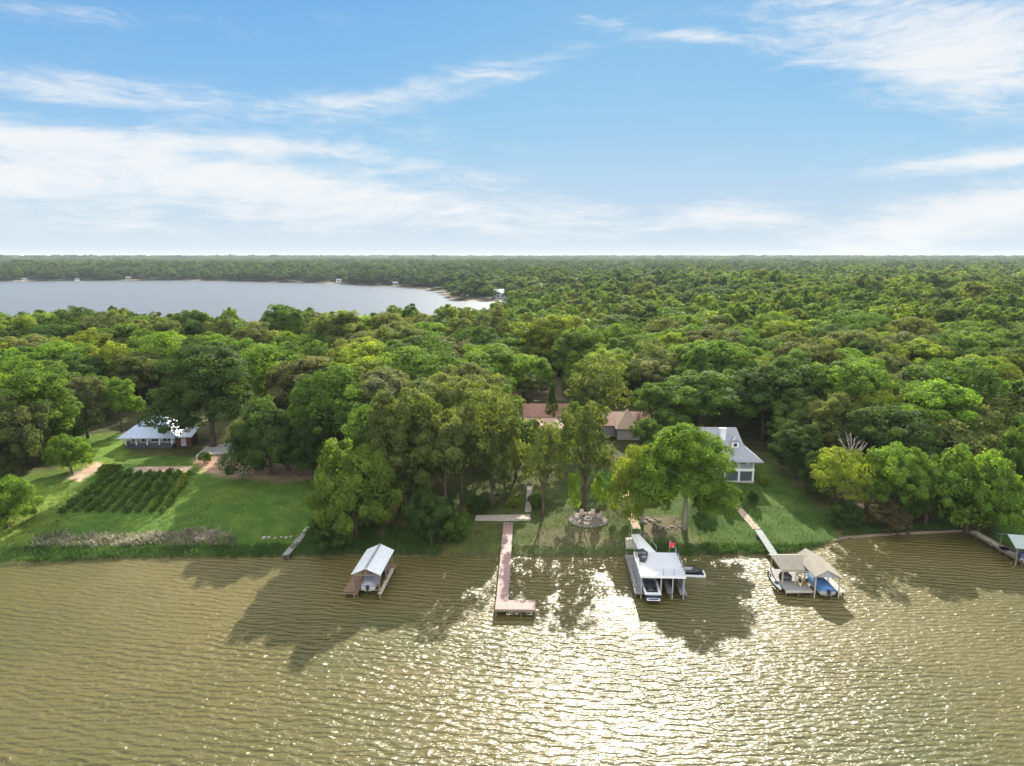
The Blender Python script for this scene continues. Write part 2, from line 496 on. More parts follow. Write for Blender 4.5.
c = mixc(nt, 1.0, att, br, 'MULTIPLY')
dry = ramp(nt, n3, [(0.5, (0, 0, 0)), (0.7, (1, 1, 1))])
c = mixc(nt, mth(nt, 'MULTIPLY', dry, 0.6), c, mixc(nt, 1.0, c, (2.0, 1.35, 1.4), 'MULTIPLY'))
L.new(c, b.inputs['Base Color']); b.inputs['Roughness'].default_value = 0.95; b.inputs['Specular IOR Level'].default_value = 0.1
bn = node(nt, 'ShaderNodeBump'); bn.inputs['Strength'].default_value = 0.9; bn.inputs['Distance'].default_value = 0.18
L.new(noise(nt, tc, 3.0, 4, 0.7), bn.inputs['Height']); L.new(bn.outputs[0], b.inputs['Normal'])
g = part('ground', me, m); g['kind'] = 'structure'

# ------------------------------------------------------------------ water
m, nt, N, L, b = new_mat('silty_lake_water')
tc = node(nt, 'ShaderNodeTexCoord').outputs['Object']
ge = node(nt, 'ShaderNodeNewGeometry')
big = noise(nt, tc, 0.03, 5, 0.6)
c = ramp(nt, big, [(0.28, (0.066, 0.071, 0.021)), (0.48, (0.096, 0.082, 0.025)), (0.7, (0.134, 0.106, 0.037))])
sxy = node(nt, 'ShaderNodeSeparateXYZ'); L.new(tc, sxy.inputs[0])
calm = node(nt, 'ShaderNodeMapRange', interpolation_type='SMOOTHSTEP'); L.new(sxy.outputs[1], calm.inputs[0])
calm.inputs[1].default_value = 140; calm.inputs[2].default_value = 340      # the back lake is clearer and calmer than the silty cove
c = mixc(nt, calm.outputs[0], c, (0.10, 0.105, 0.115))
L.new(c, b.inputs['Base Color'])
b.inputs['IOR'].default_value = 1.333
b.inputs['Roughness'].default_value = 0.34
b.inputs['Specular IOR Level'].default_value = 0.62
# wind waves: two trains of short crests crossing at a small angle, chop on top
def train(lam, ang, dist, dsc):
    n = node(nt, 'ShaderNodeTexWave', wave_type='BANDS', bands_direction='Y', wave_profile='SIN')
    n.inputs['Scale'].default_value = 0.314 / lam; n.inputs['Distortion'].default_value = dist
    n.inputs['Detail'].default_value = 2.0; n.inputs['Detail Scale'].default_value = dsc; n.inputs['Detail Roughness'].default_value = 0.55
    L.new(mapping(nt, tc, (0.72, 1, 1), (0, 0, R(ang))), n.inputs['Vector'])
    return n.outputs['Fac']
g1 = noise(nt, mapping(nt, tc, (0.09, 0.16, 1)), 1.0, 2, 0.5)
g2 = noise(nt, mapping(nt, tc, (0.12, 0.2, 1), (0, 0, 0), (31, 7, 0)), 1.0, 2, 0.5)
w1 = mth(nt, 'MULTIPLY', train(1.02, 14, 6.0, 1.1), mth(nt, 'MULTIPLY_ADD', g1, 1.4, 0.0))
w2 = mth(nt, 'MULTIPLY', train(0.66, -6, 5.0, 1.6), mth(nt, 'MULTIPLY_ADD', g2, 1.3, 0.05))
w4 = noise(nt, mapping(nt, tc, (0.8, 1.9, 1), (0, 0, R(-3))), 1.0, 2, 0.55, 0.5)
w3 = noise(nt, mapping(nt, tc, (3.0, 5.0, 1), (0, 0, R(14))), 1.0, 2, 0.55, 0.2)
hgt = mth(nt, 'ADD', mth(nt, 'MULTIPLY', w1, 0.145), mth(nt, 'ADD', mth(nt, 'MULTIPLY', w2, 0.080), mth(nt, 'ADD', mth(nt, 'MULTIPLY', w4, 0.28), mth(nt, 'MULTIPLY', w3, 0.012))))
gust = ramp(nt, noise(nt, mapping(nt, tc, (0.025, 0.055, 1), (0, 0, R(12))), 1.0, 4, 0.55), [(0.32, (0.5, 0.5, 0.5)), (0.66, (1.25, 1.25, 1.25))])
amp = mth(nt, 'MULTIPLY', gust, mth(nt, 'MULTIPLY_ADD', calm.outputs[0], -0.90, 1.0))
bn = node(nt, 'ShaderNodeBump'); bn.inputs['Strength'].default_value = 1.0
bn.inputs['Distance'].default_value = 1.0
L.new(mth(nt, 'MULTIPLY', hgt, amp), bn.inputs['Height']); L.new(bn.outputs[0], b.inputs['Normal'])
wt = part('lake_water', MB().add([(-30000, -300, 0), (30000, -300, 0), (30000, 30000, 0), (-30000, 30000, 0)], [(0, 1, 2, 3)]), m)
wt['kind'] = 'structure'
# ------------------------------------------------------------------ foliage
def leaf_mat(name, stuff=False, trans=0.42):
    m = bpy.data.materials.new(name); m.use_nodes = True
    nt = m.node_tree; L = nt.links; b = nt.nodes['Principled BSDF']; out = nt.nodes['Material Output']
    oi = node(nt, 'ShaderNodeObjectInfo')
    tint = node(nt, 'ShaderNodeAttribute', attribute_name='tint').outputs['Fac']
    if stuff:
        base = ramp(nt, oi.outputs['Random'], [(0.0, (0.042, 0.084, 0.020)), (0.15, (0.066, 0.118, 0.024)), (0.38, (0.086, 0.146, 0.027)),
                                               (0.6, (0.110, 0.172, 0.029)), (0.8, (0.098, 0.122, 0.036)), (0.92, (0.142, 0.200, 0.030)), (1.0, (0.068, 0.094, 0.034))])
        pn = noise(nt, oi.outputs['Location'], 0.012, 4, 0.6)
        base = mixc(nt, 1.0, base, ramp(nt, pn, [(0.3, (0.62, 0.68, 0.75)), (0.5, (1, 1, 1)), (0.7, (1.35, 1.25, 1.1))]), 'MULTIPLY')
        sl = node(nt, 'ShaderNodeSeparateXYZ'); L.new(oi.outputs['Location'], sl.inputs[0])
        far_shade = node(nt, 'ShaderNodeMapRange'); L.new(mth(nt, 'ADD', sl.outputs[1], mth(nt, 'MULTIPLY', sl.outputs[0], -0.6)), far_shade.inputs[0]); far_shade.inputs[1].default_value = 420; far_shade.inputs[2].default_value = 1100
        base = mixc(nt, far_shade.outputs[0], base, mixc(nt, 1.0, base, (0.50, 0.60, 0.72), 'MULTIPLY'))   # shaded, backlit sides of the far woods put into the leaf colour
    else:
        base = oi.outputs['Color']
    c = mixc(nt, 1.0, base, (1, 1, 1), 'MULTIPLY')
    t3 = node(nt, 'ShaderNodeCombineXYZ')
    for i, e in enumerate((1.15, 1.0, 0.8)):
        L.new(mth(nt, 'POWER', tint, e), t3.inputs[i])
    c = mixc(nt, 1.0, base, t3.outputs[0], 'MULTIPLY')
    L.new(c, b.inputs['Base Color']); b.inputs['Roughness'].default_value = 0.7; b.inputs['Specular IOR Level'].default_value = 0.12
    tr = node(nt, 'ShaderNodeBsdfTranslucent')
    tcol = mixc(nt, 1.0, c, (2.0, 1.95, 0.6), 'MULTIPLY'); L.new(tcol, tr.inputs[0])
    mx = node(nt, 'ShaderNodeMixShader'); mx.inputs[0].default_value = trans
    L.new(b.outputs[0], mx.inputs[1]); L.new(tr.outputs[0], mx.inputs[2]); L.new(mx.outputs[0], out.inputs[0])
    return m

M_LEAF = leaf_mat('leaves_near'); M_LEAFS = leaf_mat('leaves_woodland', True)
M_BARK = plain('bark', (0.085, 0.066, 0.05), 0.9, 0.4, 3, streak=(1, 1, 0.25), bump=0.8)
M_BARKP = plain('pale_bark', (0.28, 0.25, 0.20), 0.9, 0.3, 3, streak=(1, 1, 0.25), bump=0.6)

def unit(a):
    return a / np.maximum(np.linalg.norm(a, axis=-1, keepdims=True), 1e-9)

def leaf_mesh(name, C, Nn, S, T, mat, aspect=0.62):
    """one bent diamond per leaf spray: centres C, normals Nn, half length S, tint T"""
    n = len(C)
    rv = unit(rng.normal(size=(n, 3)))
    t = unit(np.cross(Nn, rv)); bt = np.cross(Nn, t)
    S = S[:, None]
    k = S * aspect
    V = np.stack([C + t * S, C + bt * k + Nn * k * .25, C - t * S, C - bt * k + Nn * k * .25], 1).reshape(-1, 3)
    me = bpy.data.meshes.new(name)
    me.vertices.add(4 * n); me.loops.add(4 * n); me.polygons.add(n)
    me.vertices.foreach_set('co', V.astype(np.float32).ravel())
    me.loops.foreach_set('vertex_index', np.arange(4 * n, dtype=np.int32))
    me.polygons.foreach_set('loop_start', np.arange(0, 4 * n, 4, dtype=np.int32))
    me.polygons.foreach_set('loop_total', np.full(n, 4, dtype=np.int32))
    a = me.attributes.new('tint', 'FLOAT', 'FACE'); a.data.foreach_set('value', T.astype(np.float32))
    me.materials.append(mat)
    me.update(calc_edges=True)
    return me

def crown(name, seed, mat, rad=5.0, z0=3.0, z1=12.0, lobes=8, clumps=130, per=105, leaf=0.19, shape='dome', crisp=0.55):
    """returns (mesh, limb targets)"""
    global rng
    keep = rng; rng = np.random.default_rng(seed)
    h = z1 - z0
    LC = []; LR = []
    for i in range(lobes):
        a = i * 2.39996 + rng.uniform(-.4, .4)
        f = i / max(lobes - 1, 1)
        if shape == 'dome':
            r = rad * (0.10 + 0.50 * math.sqrt(f)) * rng.uniform(.85, 1.1)
            z = z0 + h * (0.70 - 0.40 * f + rng.uniform(-.07, .07)); q = rad * rng.uniform(.28, .52)
        elif shape == 'wide':
            r = rad * (0.08 + 0.56 * math.sqrt(f)) * rng.uniform(.85, 1.1)
            z = z0 + h * (0.74 - 0.52 * f ** 1.4 + rng.uniform(-.06, .06)); q = rad * rng.uniform(.32, .44)
        elif shape == 'tall':
            r = rad * rng.uniform(.15, .5); z = z0 + h * (0.18 + .66 * f); q = rad * (.62 - .25 * f) * rng.uniform(.85, 1.1)
        elif shape == 'cone':
            r = rad * (1 - f) * rng.uniform(.15, .45); z = z0 + h * (.12 + .78 * f); q = rad * (.68 * (1 - f) + .16)
        elif shape == 'bush':
            r = rad * (.15 + .42 * math.sqrt(f)); z = z0 + h * (.55 - .28 * f + rng.uniform(-.05, .08)); q = rad * rng.uniform(.42, .56)
        elif shape == 'tier':
            r = rad * rng.uniform(.25, .62); z = z0 + h * (.2 + .72 * f); q = rad * rng.uniform(.3, .42)
        LC.append((r * math.cos(a), r * math.sin(a), z)); LR.append(q)
    LC = np.array(LC); LR = np.array(LR)
    zs = min(1.0, 0.78 * h / (2 * rad) + .35)
    C = []; Rr = []; Ld = []
    tries = 0
    while len(C) < clumps and tries < clumps * 12:
        tries += 1
        i = rng.integers(lobes)
        d = unit(rng.normal(size=3)); 
        if d[2] < -0.55: d[2] *= -.6
        p = LC[i] + d * LR[i] * np.array([1, 1, zs]) * rng.uniform(.78, 1.02)
        if shape != 'cone' and p[2] < z0 - .02 * h: continue
        dd = np.linalg.norm((p - LC) / np.array([1, 1, zs]), axis=1) / LR
        dd[i] = 9
        if dd.min() < 0.72: continue
        C.append(p); Rr.append(rad * rng.uniform(.075, .20)); Ld.append(d)
    C = np.array(C); Rr = np.array(Rr); Ld = np.array(Ld)
    nC = len(C)
    ct = np.clip(rng.normal(1.0, .20, nC), .55, 1.5)
    ci = np.repeat(np.arange(nC), per)
    d = unit(rng.normal(size=(len(ci), 3)) + Ld[ci] * .55 + np.array([0, 0, .25]))
    P = C[ci] + d * (Rr[ci] * (0.50 + .58 * rng.random(len(ci)) ** .7 + .35 * (rng.random(len(ci)) > .9) * rng.random(len(ci))))[:, None] * np.array([1, 1, .8])
    Nn = unit(d * crisp + Ld[ci] * .35 + rng.normal(size=d.shape) * .42)
    S = leaf * rng.uniform(.5, 1.45, len(ci))
    T = ct[ci] * rng.uniform(.78, 1.22, len(ci))
    # sparse inner foliage so that the crown is not hollow
    ni = int(nC * per * .07)
    li = rng.integers(lobes, size=ni)
    d2 = unit(rng.normal(size=(ni, 3)))
    P2 = LC[li] + d2 * (LR[li] * rng.uniform(.3, .8, ni))[:, None] * np.array([1, 1, zs])
    P = np.concatenate([P, P2]); Nn = np.concatenate([Nn, unit(d2 + rng.normal(size=d2.shape) * .5)])
    S = np.concatenate([S, np.full(ni, leaf * 1.7)]); T = np.concatenate([T, rng.uniform(.7, 1.1, ni)])
    ok = P[:, 2] > 0.02
    me = leaf_mesh(name, P[ok], Nn[ok], S[ok], T[ok], mat)
    me['limbs'] = LC.ravel().tolist()
    rng = keep
    return me, LC, LR

def trunk_mesh(seed, LC, z0, rad=0.26, pale=False, lean=0.0, bend=.35):
    q = random.Random(seed)
    mb = MB()
    top = Vector((0, 0, LC[:, 2].max() * .82))
    pts = []
    n = 6
    for i in range(n):
        f = i / (n - 1)
        pts.append((q.uniform(-bend, bend) * f + lean * f * top.z, q.uniform(-bend, bend) * f, top.z * f - (0.3 if i == 0 else 0)))
    mb.tube(pts, [rad * (1.35 if i == 0 else 1.0) * (1 - .72 * i / (n - 1)) for i in range(n)], 8)
    for i, c in enumerate(LC[:9]):
        k = min(n - 2, 1 + int((n - 2) * min(.9, max(.15, (c[2] - .25 * top.z) / top.z - .15))))
        a = Vector(pts[k]); b = Vector(c)
        m1 = a.lerp(b, .35) + Vector((q.uniform(-.3, .3), q.uniform(-.3, .3), q.uniform(-.2, .5)))
        m2 = a.lerp(b, .7) + Vector((q.uniform(-.3, .3), q.uniform(-.3, .3), q.uniform(0, .4)))
        mb.tube([a, m1, m2, b], [rad * .42, rad * .3, rad * .2, rad * .07], 6)
    return mb.mesh('trunk')

# tree kinds at a nominal 10 m spread and 12 m height; near, middle and far detail
KINDS = {}
def kind(key, nvar, lod, **kw):
    lst = []
    for i in range(nvar):
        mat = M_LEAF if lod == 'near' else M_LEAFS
        me, LC, LR = crown('crown', hash((key, i)) % 9999 if False else sum(map(ord, key)) * 7 + i * 131, mat, **kw)
        tm = None
        if lod == 'near':
            tm = trunk_mesh(i + 5, LC, kw.get('z0', 3)); tm.materials.append(M_BARK)
        lst.append((me, tm))
    KINDS[key] = lst
kind('oak', 6, 'near', rad=5, z0=2.6, z1=12, lobes=11, clumps=125, per=220, leaf=.118)
kind('wide', 2, 'near', rad=5, z0=2.0, z1=12, lobes=13, clumps=240, per=210, leaf=.10, shape='wide')
kind('tall', 4, 'near', rad=5, z0=2.2, z1=12, lobes=11, clumps=140, per=220, leaf=.118, shape='tall')
kind('tier', 3, 'near', rad=5, z0=4.0, z1=12, lobes=14, clumps=95, per=110, leaf=.13, shape='tier', crisp=.4)
kind('cone', 2, 'near', rad=5, z0=1.0, z1=12, lobes=9, clumps=130, per=140, leaf=.14, shape='cone', crisp=.4)
kind('bush', 4, 'near', rad=5, z0=0.2, z1=8.5, lobes=9, clumps=130, per=220, leaf=.12, shape='bush')
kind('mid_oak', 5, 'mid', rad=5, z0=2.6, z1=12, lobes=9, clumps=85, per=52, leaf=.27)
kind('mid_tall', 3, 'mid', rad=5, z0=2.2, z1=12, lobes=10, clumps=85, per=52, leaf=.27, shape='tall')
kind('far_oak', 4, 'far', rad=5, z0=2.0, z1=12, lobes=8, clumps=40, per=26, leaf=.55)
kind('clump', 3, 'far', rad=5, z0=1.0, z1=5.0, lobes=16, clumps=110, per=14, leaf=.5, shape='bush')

def tree(name, x, y, wid, hgt, key, var, colr, label, cat='tree', group=None, rz=None, bark=None, zoff=0.0, tmesh=None):
    me, tm = KINDS[key][var % len(KINDS[key])]
    nomh = 8.5 if key == 'bush' else 12.0
    o = thing(name, label, cat, (x, y, hz(x, y) - .05 + zoff), random.uniform(0, 6.28) if rz is None else rz, group,
              (wid / 10.4, wid / 10.4, hgt / nomh))
    c = part('crown', me, None, o); c.color = (*colr, 1)
    if tm is not None or tmesh:
        t_ = part('trunk', tmesh or tm, None, o)
        if bark:
            t_.material_slots[0].link = 'OBJECT'; t_.material_slots[0].material = bark
    return o

def solve_h(x, y, ty):
    v = (Hh / 2 - ty) / F
    return CH + y * (v * cp - sp) / (cp + v * sp)

HEROES = []
def hero(name, bx, by, ty, w, key, var, colr, label, cat='tree', group=None, **kw):
    p = atg(bx, by)
    zt = solve_h(p.x, p.y, ty)
    _, _, dep = proj(p.x, p.y, (p.z + zt) / 2)
    wid = w * dep / F
    hgt = zt - p.z
    HEROES.append((p.x, p.y, wid / 2))
    return tree(name, p.x, p.y, wid, hgt, key, var, colr, label, cat, group, **kw)
# ------------------------------------------------------------------ the trees one would name
BRI = (0.112, 0.188, 0.030); YEL = (0.165, 0.212, 0.034); OLI = (0.116, 0.144, 0.044); DRK = (0.054, 0.094, 0.027)
MID = (0.082, 0.142, 0.029); GRY = (0.116, 0.136, 0.062); BRN = (0.090, 0.084, 0.044); LIM_LIT = (0.20, 0.29, 0.04)  # the last, lime green has sunlight put into its colour

hero('shrub', 72, 474, 428, 46, 'bush', 0, BRI, 'round bright green shrub standing alone on the left lawn beside the garden', 'shrub')
hero('shrub', 6, 528, 466, 64, 'bush', 1, BRI, 'bushy bright green shrub at the left edge close to the shore', 'shrub')
hero('leafy_tree', 20, 474, 386, 84, 'bush', 2, (0.078, 0.098, 0.036), 'dark dull green leafy tree at the left edge behind the shore shrub')
hero('leafy_tree', 52, 448, 372, 60, 'bush', 3, MID, 'mid green tree on the left behind the round lawn shrub')
hero('leafy_tree', 88, 438, 378, 52, 'tall', 0, GRY, 'dull greyish green tree behind the sunlit grass strip left of the metal roofed cottage')
hero('leafy_tree', 122, 432, 374, 48, 'oak', 1, BRI, 'yellowish green tree right behind the left corner of the metal roofed cottage')
hero('oak_tree', 213, 447, 342, 118, 'wide', 0, DRK, 'spreading dark oak overhanging the metal roofed cottage, trunk showing beside sunlit grass')
hero('oak_tree', 270, 474, 388, 88, 'bush', 3, DRK, 'large rounded dark green oak between the concrete pad and the pale dirt')
hero('leafy_tree', 334, 472, 360, 96, 'oak', 3, MID, 'broad green tree behind the yellow topped tree left of centre')
hero('leafy_tree', 312, 482, 412, 46, 'tall', 1, DRK, 'dark narrow tree tucked between the pale dirt and the yellow topped tree')
hero('leafy_tree', 356, 538, 426, 92, 'bush', 1, (0.118, 0.172, 0.031), 'yellow topped leafy tree on the shore behind the metal roofed boathouse')
hero('leafy_tree', 404, 512, 390, 96, 'tall', 2, OLI, 'tall olive tree beside the brown boardwalk of the metal roofed boathouse')
hero('leafy_tree', 446, 512, 398, 92, 'oak', 5, OLI, 'tall olive tree on the shore left of the red brown pier')
hero('leafy_tree', 492, 506, 402, 82, 'tier', 0, OLI, 'open crowned olive tree standing over the concrete patio of the pier')
hero('leafy_tree', 462, 504, 412, 60, 'tier', 1, GRY, 'loose greyish tree with bare lower trunk left of the concrete patio')
hero('shrub', 432, 545, 482, 58, 'bush', 0, DRK, 'big dark green bush on the bank right of the brown boardwalk', 'shrub')
hero('shrub', 458, 540, 508, 32, 'bush', 2, MID, 'small green bush on the bank left of the red brown pier', 'shrub')
hero('leafy_tree', 300, 476, 426, 44, 'bush', 0, DRK, 'low dark tree in front of the pale dirt between the two big left oaks')
hero('shrub', 335, 548, 508, 50, 'bush', 3, DRK, 'low dark shrub on the shore under the yellow topped tree', 'shrub')
hero('leafy_tree', 543, 516, 428, 58, 'tier', 2, OLI, 'thin olive tree standing between the patio and the fire pit')
hero('leafy_tree', 584, 510, 412, 76, 'tier', 0, (0.088, 0.118, 0.034), 'dusky crowned tree with bare trunk right behind the fire pit')
hero('lit_lawn_shrub', 574, 516, 472, 17, 'tall', 3, LIM_LIT, 'lime shrub standing in for sunlit lawn left of the dark trunk by the fire pit', 'shrub')  # pair of added shrubs, shaped and coloured as sunlit lawn patches
hero('lit_lawn_shrub', 598, 510, 474, 15, 'tall', 1, LIM_LIT, 'lime shrub standing in for sunlit lawn right of the dark trunk by the fire pit', 'shrub')
hero('cedar_tree', 552, 430, 384, 17, 'cone', 0, DRK, 'narrow dark cedar in front of the reddish roof', 'tree')
hero('leafy_tree', 600, 440, 364, 78, 'tier', 1, OLI, 'tall loose olive tree between the reddish roof and the tan pyramid roof')
hero('leafy_tree', 470, 470, 372, 88, 'oak', 0, OLI, 'broad olive oak left of the reddish roof')
hero('leafy_tree', 586, 446, 378, 44, 'tall', 0, OLI, 'tall olive tree standing against the middle of the brown house')
hero('oak_tree', 494, 442, 378, 66, 'oak', 2, MID, 'broad green oak hiding the left end of the reddish roof')
hero('leafy_tree', 668, 448, 404, 48, 'oak', 5, MID, 'green tree in front of the right end of the brown house')
hero('leafy_tree', 530, 402, 372, 40, 'oak', 3, OLI, 'olive tree behind the reddish roof by the pale drive')
hero('leafy_tree', 577, 454, 402, 34, 'tall', 3, MID, 'slim green tree in front of the right end of the reddish roof')
hero('leafy_tree', 646, 456, 416, 38, 'oak', 4, MID, 'small oak hiding the grey wall right of the tan pyramid roof')
hero('leafy_tree', 516, 478, 420, 58, 'tall', 0, MID, 'mid green tree in front of the left end of the reddish roof')
hero('leafy_tree', 548, 474, 430, 52, 'oak', 4, OLI, 'low crowned olive tree in front of the right end of the reddish roof')
hero('leafy_tree', 505, 500, 420, 54, 'tall', 3, OLI, 'slender olive tree right behind the concrete patio')
hero('leafy_tree', 420, 500, 402, 80, 'oak', 2, OLI, 'full olive tree behind the big dark bank bush')
hero('leafy_tree', 380, 500, 396, 80, 'oak', 0, MID, 'full green tree behind the yellow topped tree, left of the boardwalk')
hero('shrub', 480, 512, 494, 24, 'bush', 1, DRK, 'dark low shrub at the left end of the concrete patio', 'shrub')
hero('shrub', 514, 508, 494, 16, 'bush', 2, YEL, 'yellowish low shrub in the corner of the concrete patio', 'shrub')
hero('shrub', 538, 506, 488, 22, 'bush', 0, MID, 'green low shrub right of the concrete patio path', 'shrub')
hero('leafy_tree', 642, 522, 430, 70, 'bush', 1, YEL, 'yellow green tree on pale twin trunks behind the flat roofed boathouse', bark=M_BARKP)
hero('leafy_tree', 684, 529, 423, 110, 'wide', 1, BRI, 'big bright tree on a pale leaning trunk left of the white house', bark=M_BARKP)
hero('oak_tree', 700, 436, 366, 112, 'oak', 3, MID, 'very broad dark oak behind the white house, left of two')
hero('oak_tree', 762, 440, 362, 98, 'oak', 4, DRK, 'very broad dark oak behind the white house, right of two')
hero('leafy_tree', 658, 436, 376, 70, 'oak', 5, MID, 'rounded oak behind the tan pyramid roof')
hero('leafy_tree', 797, 478, 424, 56, 'tall', 2, DRK, 'dark tree at the edge of the lawn right of the white house')
hero('leafy_tree', 822, 498, 440, 44, 'bush', 1, DRK, 'dark bushy tree at the lawn edge behind the tan roofed boathouse')
hero('leafy_tree', 838, 522, 452, 66, 'tier', 2, YEL, 'yellow green loose tree by the bare dead tree on the right shore')
hero('leafy_tree', 892, 524, 440, 76, 'oak', 0, BRI, 'bright green tree in the middle of the right shore cluster')
hero('leafy_tree', 925, 526, 448, 62, 'bush', 2, MID, 'shaded green tree left of the round tree on the right shore')
hero('leafy_tree', 966, 530, 430, 100, 'bush', 3, BRI, 'big round bushy green tree at the foot of the weathered right hand pier')
hero('leafy_tree', 1020, 505, 416, 60, 'bush', 0, MID, 'bushy tree cut off by the right edge behind the far dock')
hero('shrub', 845, 527, 496, 34, 'bush', 1, DRK, 'low dark shrub at the water edge below the loose yellow green tree', 'shrub')
hero('shrub', 885, 529, 500, 50, 'bush', 2, BRN, 'low brownish scrub on the right bank above the seawall', 'shrub')
hero('shrub', 753, 505, 487, 13, 'bush', 0, DRK, 'small round clipped dark shrub on the lawn of the white house', 'shrub')
hero('shrub', 726, 507, 486, 10, 'bush', 1, DRK, 'small dark shrub left of the tan path below the white house', 'shrub')
hero('shrub', 737, 505, 486, 10, 'bush', 2, DRK, 'small dark shrub right of the tan path below the white house', 'shrub')
hero('shrub', 703, 512, 488, 24, 'bush', 3, DRK, 'dark shrub on the lawn beside the pale leaning trunk', 'shrub')
hero('shrub', 764, 486, 473, 8, 'bush', 0, YEL, 'small pale yellow shrub at the right corner of the white house', 'shrub')
hero('shrub', 110, 474, 462, 24, 'bush', 1, MID, 'low green bush at the top of the garden rows below the cottage', 'shrub')
hero('shrub', 205, 462, 450, 14, 'bush', 2, MID, 'small leafy bush beside the concrete pad', 'shrub')

# bare dead tree
p = atg(846, 500)
dt = thing('dead_tree', 'bare grey dead tree with forked branches in the right shore cluster', 'tree', p)
dh = solve_h(p.x, p.y, 434) - p.z
mb = MB(); qd = random.Random(3)
mb.tube([(0, 0, -.3), (.1, 0, dh * .3), (-.1, .1, dh * .6), (.1, 0, dh * .8)], [.24, .2, .14, .06], 7)
mt = MB()
for i in range(13):
    z = dh * qd.uniform(.35, .8); a = qd.uniform(0, 6.28); l = qd.uniform(1.6, 3.4)
    b0 = Vector((0, 0, z)); b1 = b0 + Vector((math.cos(a) * l * .5, math.sin(a) * l * .5, l * .5)); b2 = b1 + Vector((math.cos(a + .4) * l * .4, math.sin(a + .4) * l * .4, l * .7))
    mt.tube([b0, b1, b2], [.09, .06, .02], 5)
    for k in range(3):
        e = b1.lerp(b2, .3 * k); a2 = a + qd.uniform(-1.2, 1.2)
        mt.tube([e, e + Vector((math.cos(a2) * .8, math.sin(a2) * .8, .7))], [.035, .012], 4)
M_DEAD = plain('dead_wood', (0.36, 0.32, 0.28), 0.9, 0.25, 3)
part('trunk', mb, M_DEAD, dt); part('branch', mt, M_DEAD, dt)
HEROES.append((p.x, p.y, 2))

# ------------------------------------------------------------------ the woodland
CLEAR = [poly_px(c) for c in (
    [(-200, 600), (-200, 478), (30, 478), (60, 440), (78, 430), (120, 428), (200, 440), (240, 395), (262, 398), (245, 440), (330, 452), (350, 490), (380, 600)],
    [(118, 455), (118, 412), (205, 412), (205, 455)],
    [(380, 600), (385, 500), (440, 470), (515, 455), (515, 402), (570, 402), (600, 412), (670, 412), (672, 470), (690, 470), (690, 430), (772, 430), (800, 485), (850, 515), (990, 515), (1000, 498), (1100, 485), (1100, 600)],
    [(244, 352), (274, 350), (277, 378), (248, 380)],
    [(512, 378), (556, 378), (560, 396), (508, 396)],
)]
HX = np.array(HEROES)
cand = []
ys = 92.0
row = 0
while ys < 420:
    sp_ = 11.0 + 0.005 * (ys - 92)
    nx = int(3.2 * ys / sp_)
    xs = (np.arange(nx) - nx / 2 + .5 * (row % 2)) * sp_
    px_ = xs + rng.uniform(-2.6, 2.6, nx); py_ = ys + rng.uniform(-2.4, 2.4, nx)
    cand.append(np.stack([px_, py_], 1))
    ys += sp_ * .88; row += 1
cand = np.concatenate(cand)
ok = (cand[:, 1] - np.interp(cand[:, 0], SX, SY)) > 5
for c in CLEAR:
    ok &= sd_poly(cand, c) > 1.5
ok &= sd_poly(cand, LAKE) > 5
for hx, hy, hr in HEROES:
    ok &= np.hypot(cand[:, 0] - hx, cand[:, 1] - hy) > hr * .6 + 2.6
cand = cand[ok]
cand = cand[np.argsort(cand[:, 1])]

LM = [('the metal roofed cottage', atg(152, 446)), ('the dark cottage oak', atg(213, 447)), ('the reddish roof', atg(545, 436)),
      ('the tan pyramid roof', atg(628, 438)), ('the white house', atg(730, 481)), ('the dead tree', atg(846, 500)),
      ('the round shore tree', atg(966, 530)), ('the yellow topped tree', atg(360, 538)), ('the left lawn', atg(60, 470)),
      ('the dirt clearing', atg(260, 365)), ('the pale drive', atg(530, 385)), ('the pale dirt', atg(270, 468))]
COLS = [('olive green', OLI), ('bright green', BRI), ('mid green', MID), ('dark green', DRK), ('yellowish green', YEL), ('greyish green', GRY), ('brownish', BRN)]
KW = {'oak': 'broad', 'tall': 'upright', 'tier': 'loose', 'bush': 'rounded', 'cone': 'pointed'}
indiv = []; rest = []
LIMIT = 300 - len(HEROES) + 14
for x, y in cand:
    z = hz(x, y)
    px, py, dep = proj(x, y, z + 10)
    if -18 < px < 1042 and py > 200 and len(indiv) < LIMIT:
        indiv.append((x, y, z, px, dep))
    else:
        rest.append((x, y))
specs = []
qr = random.Random(21)
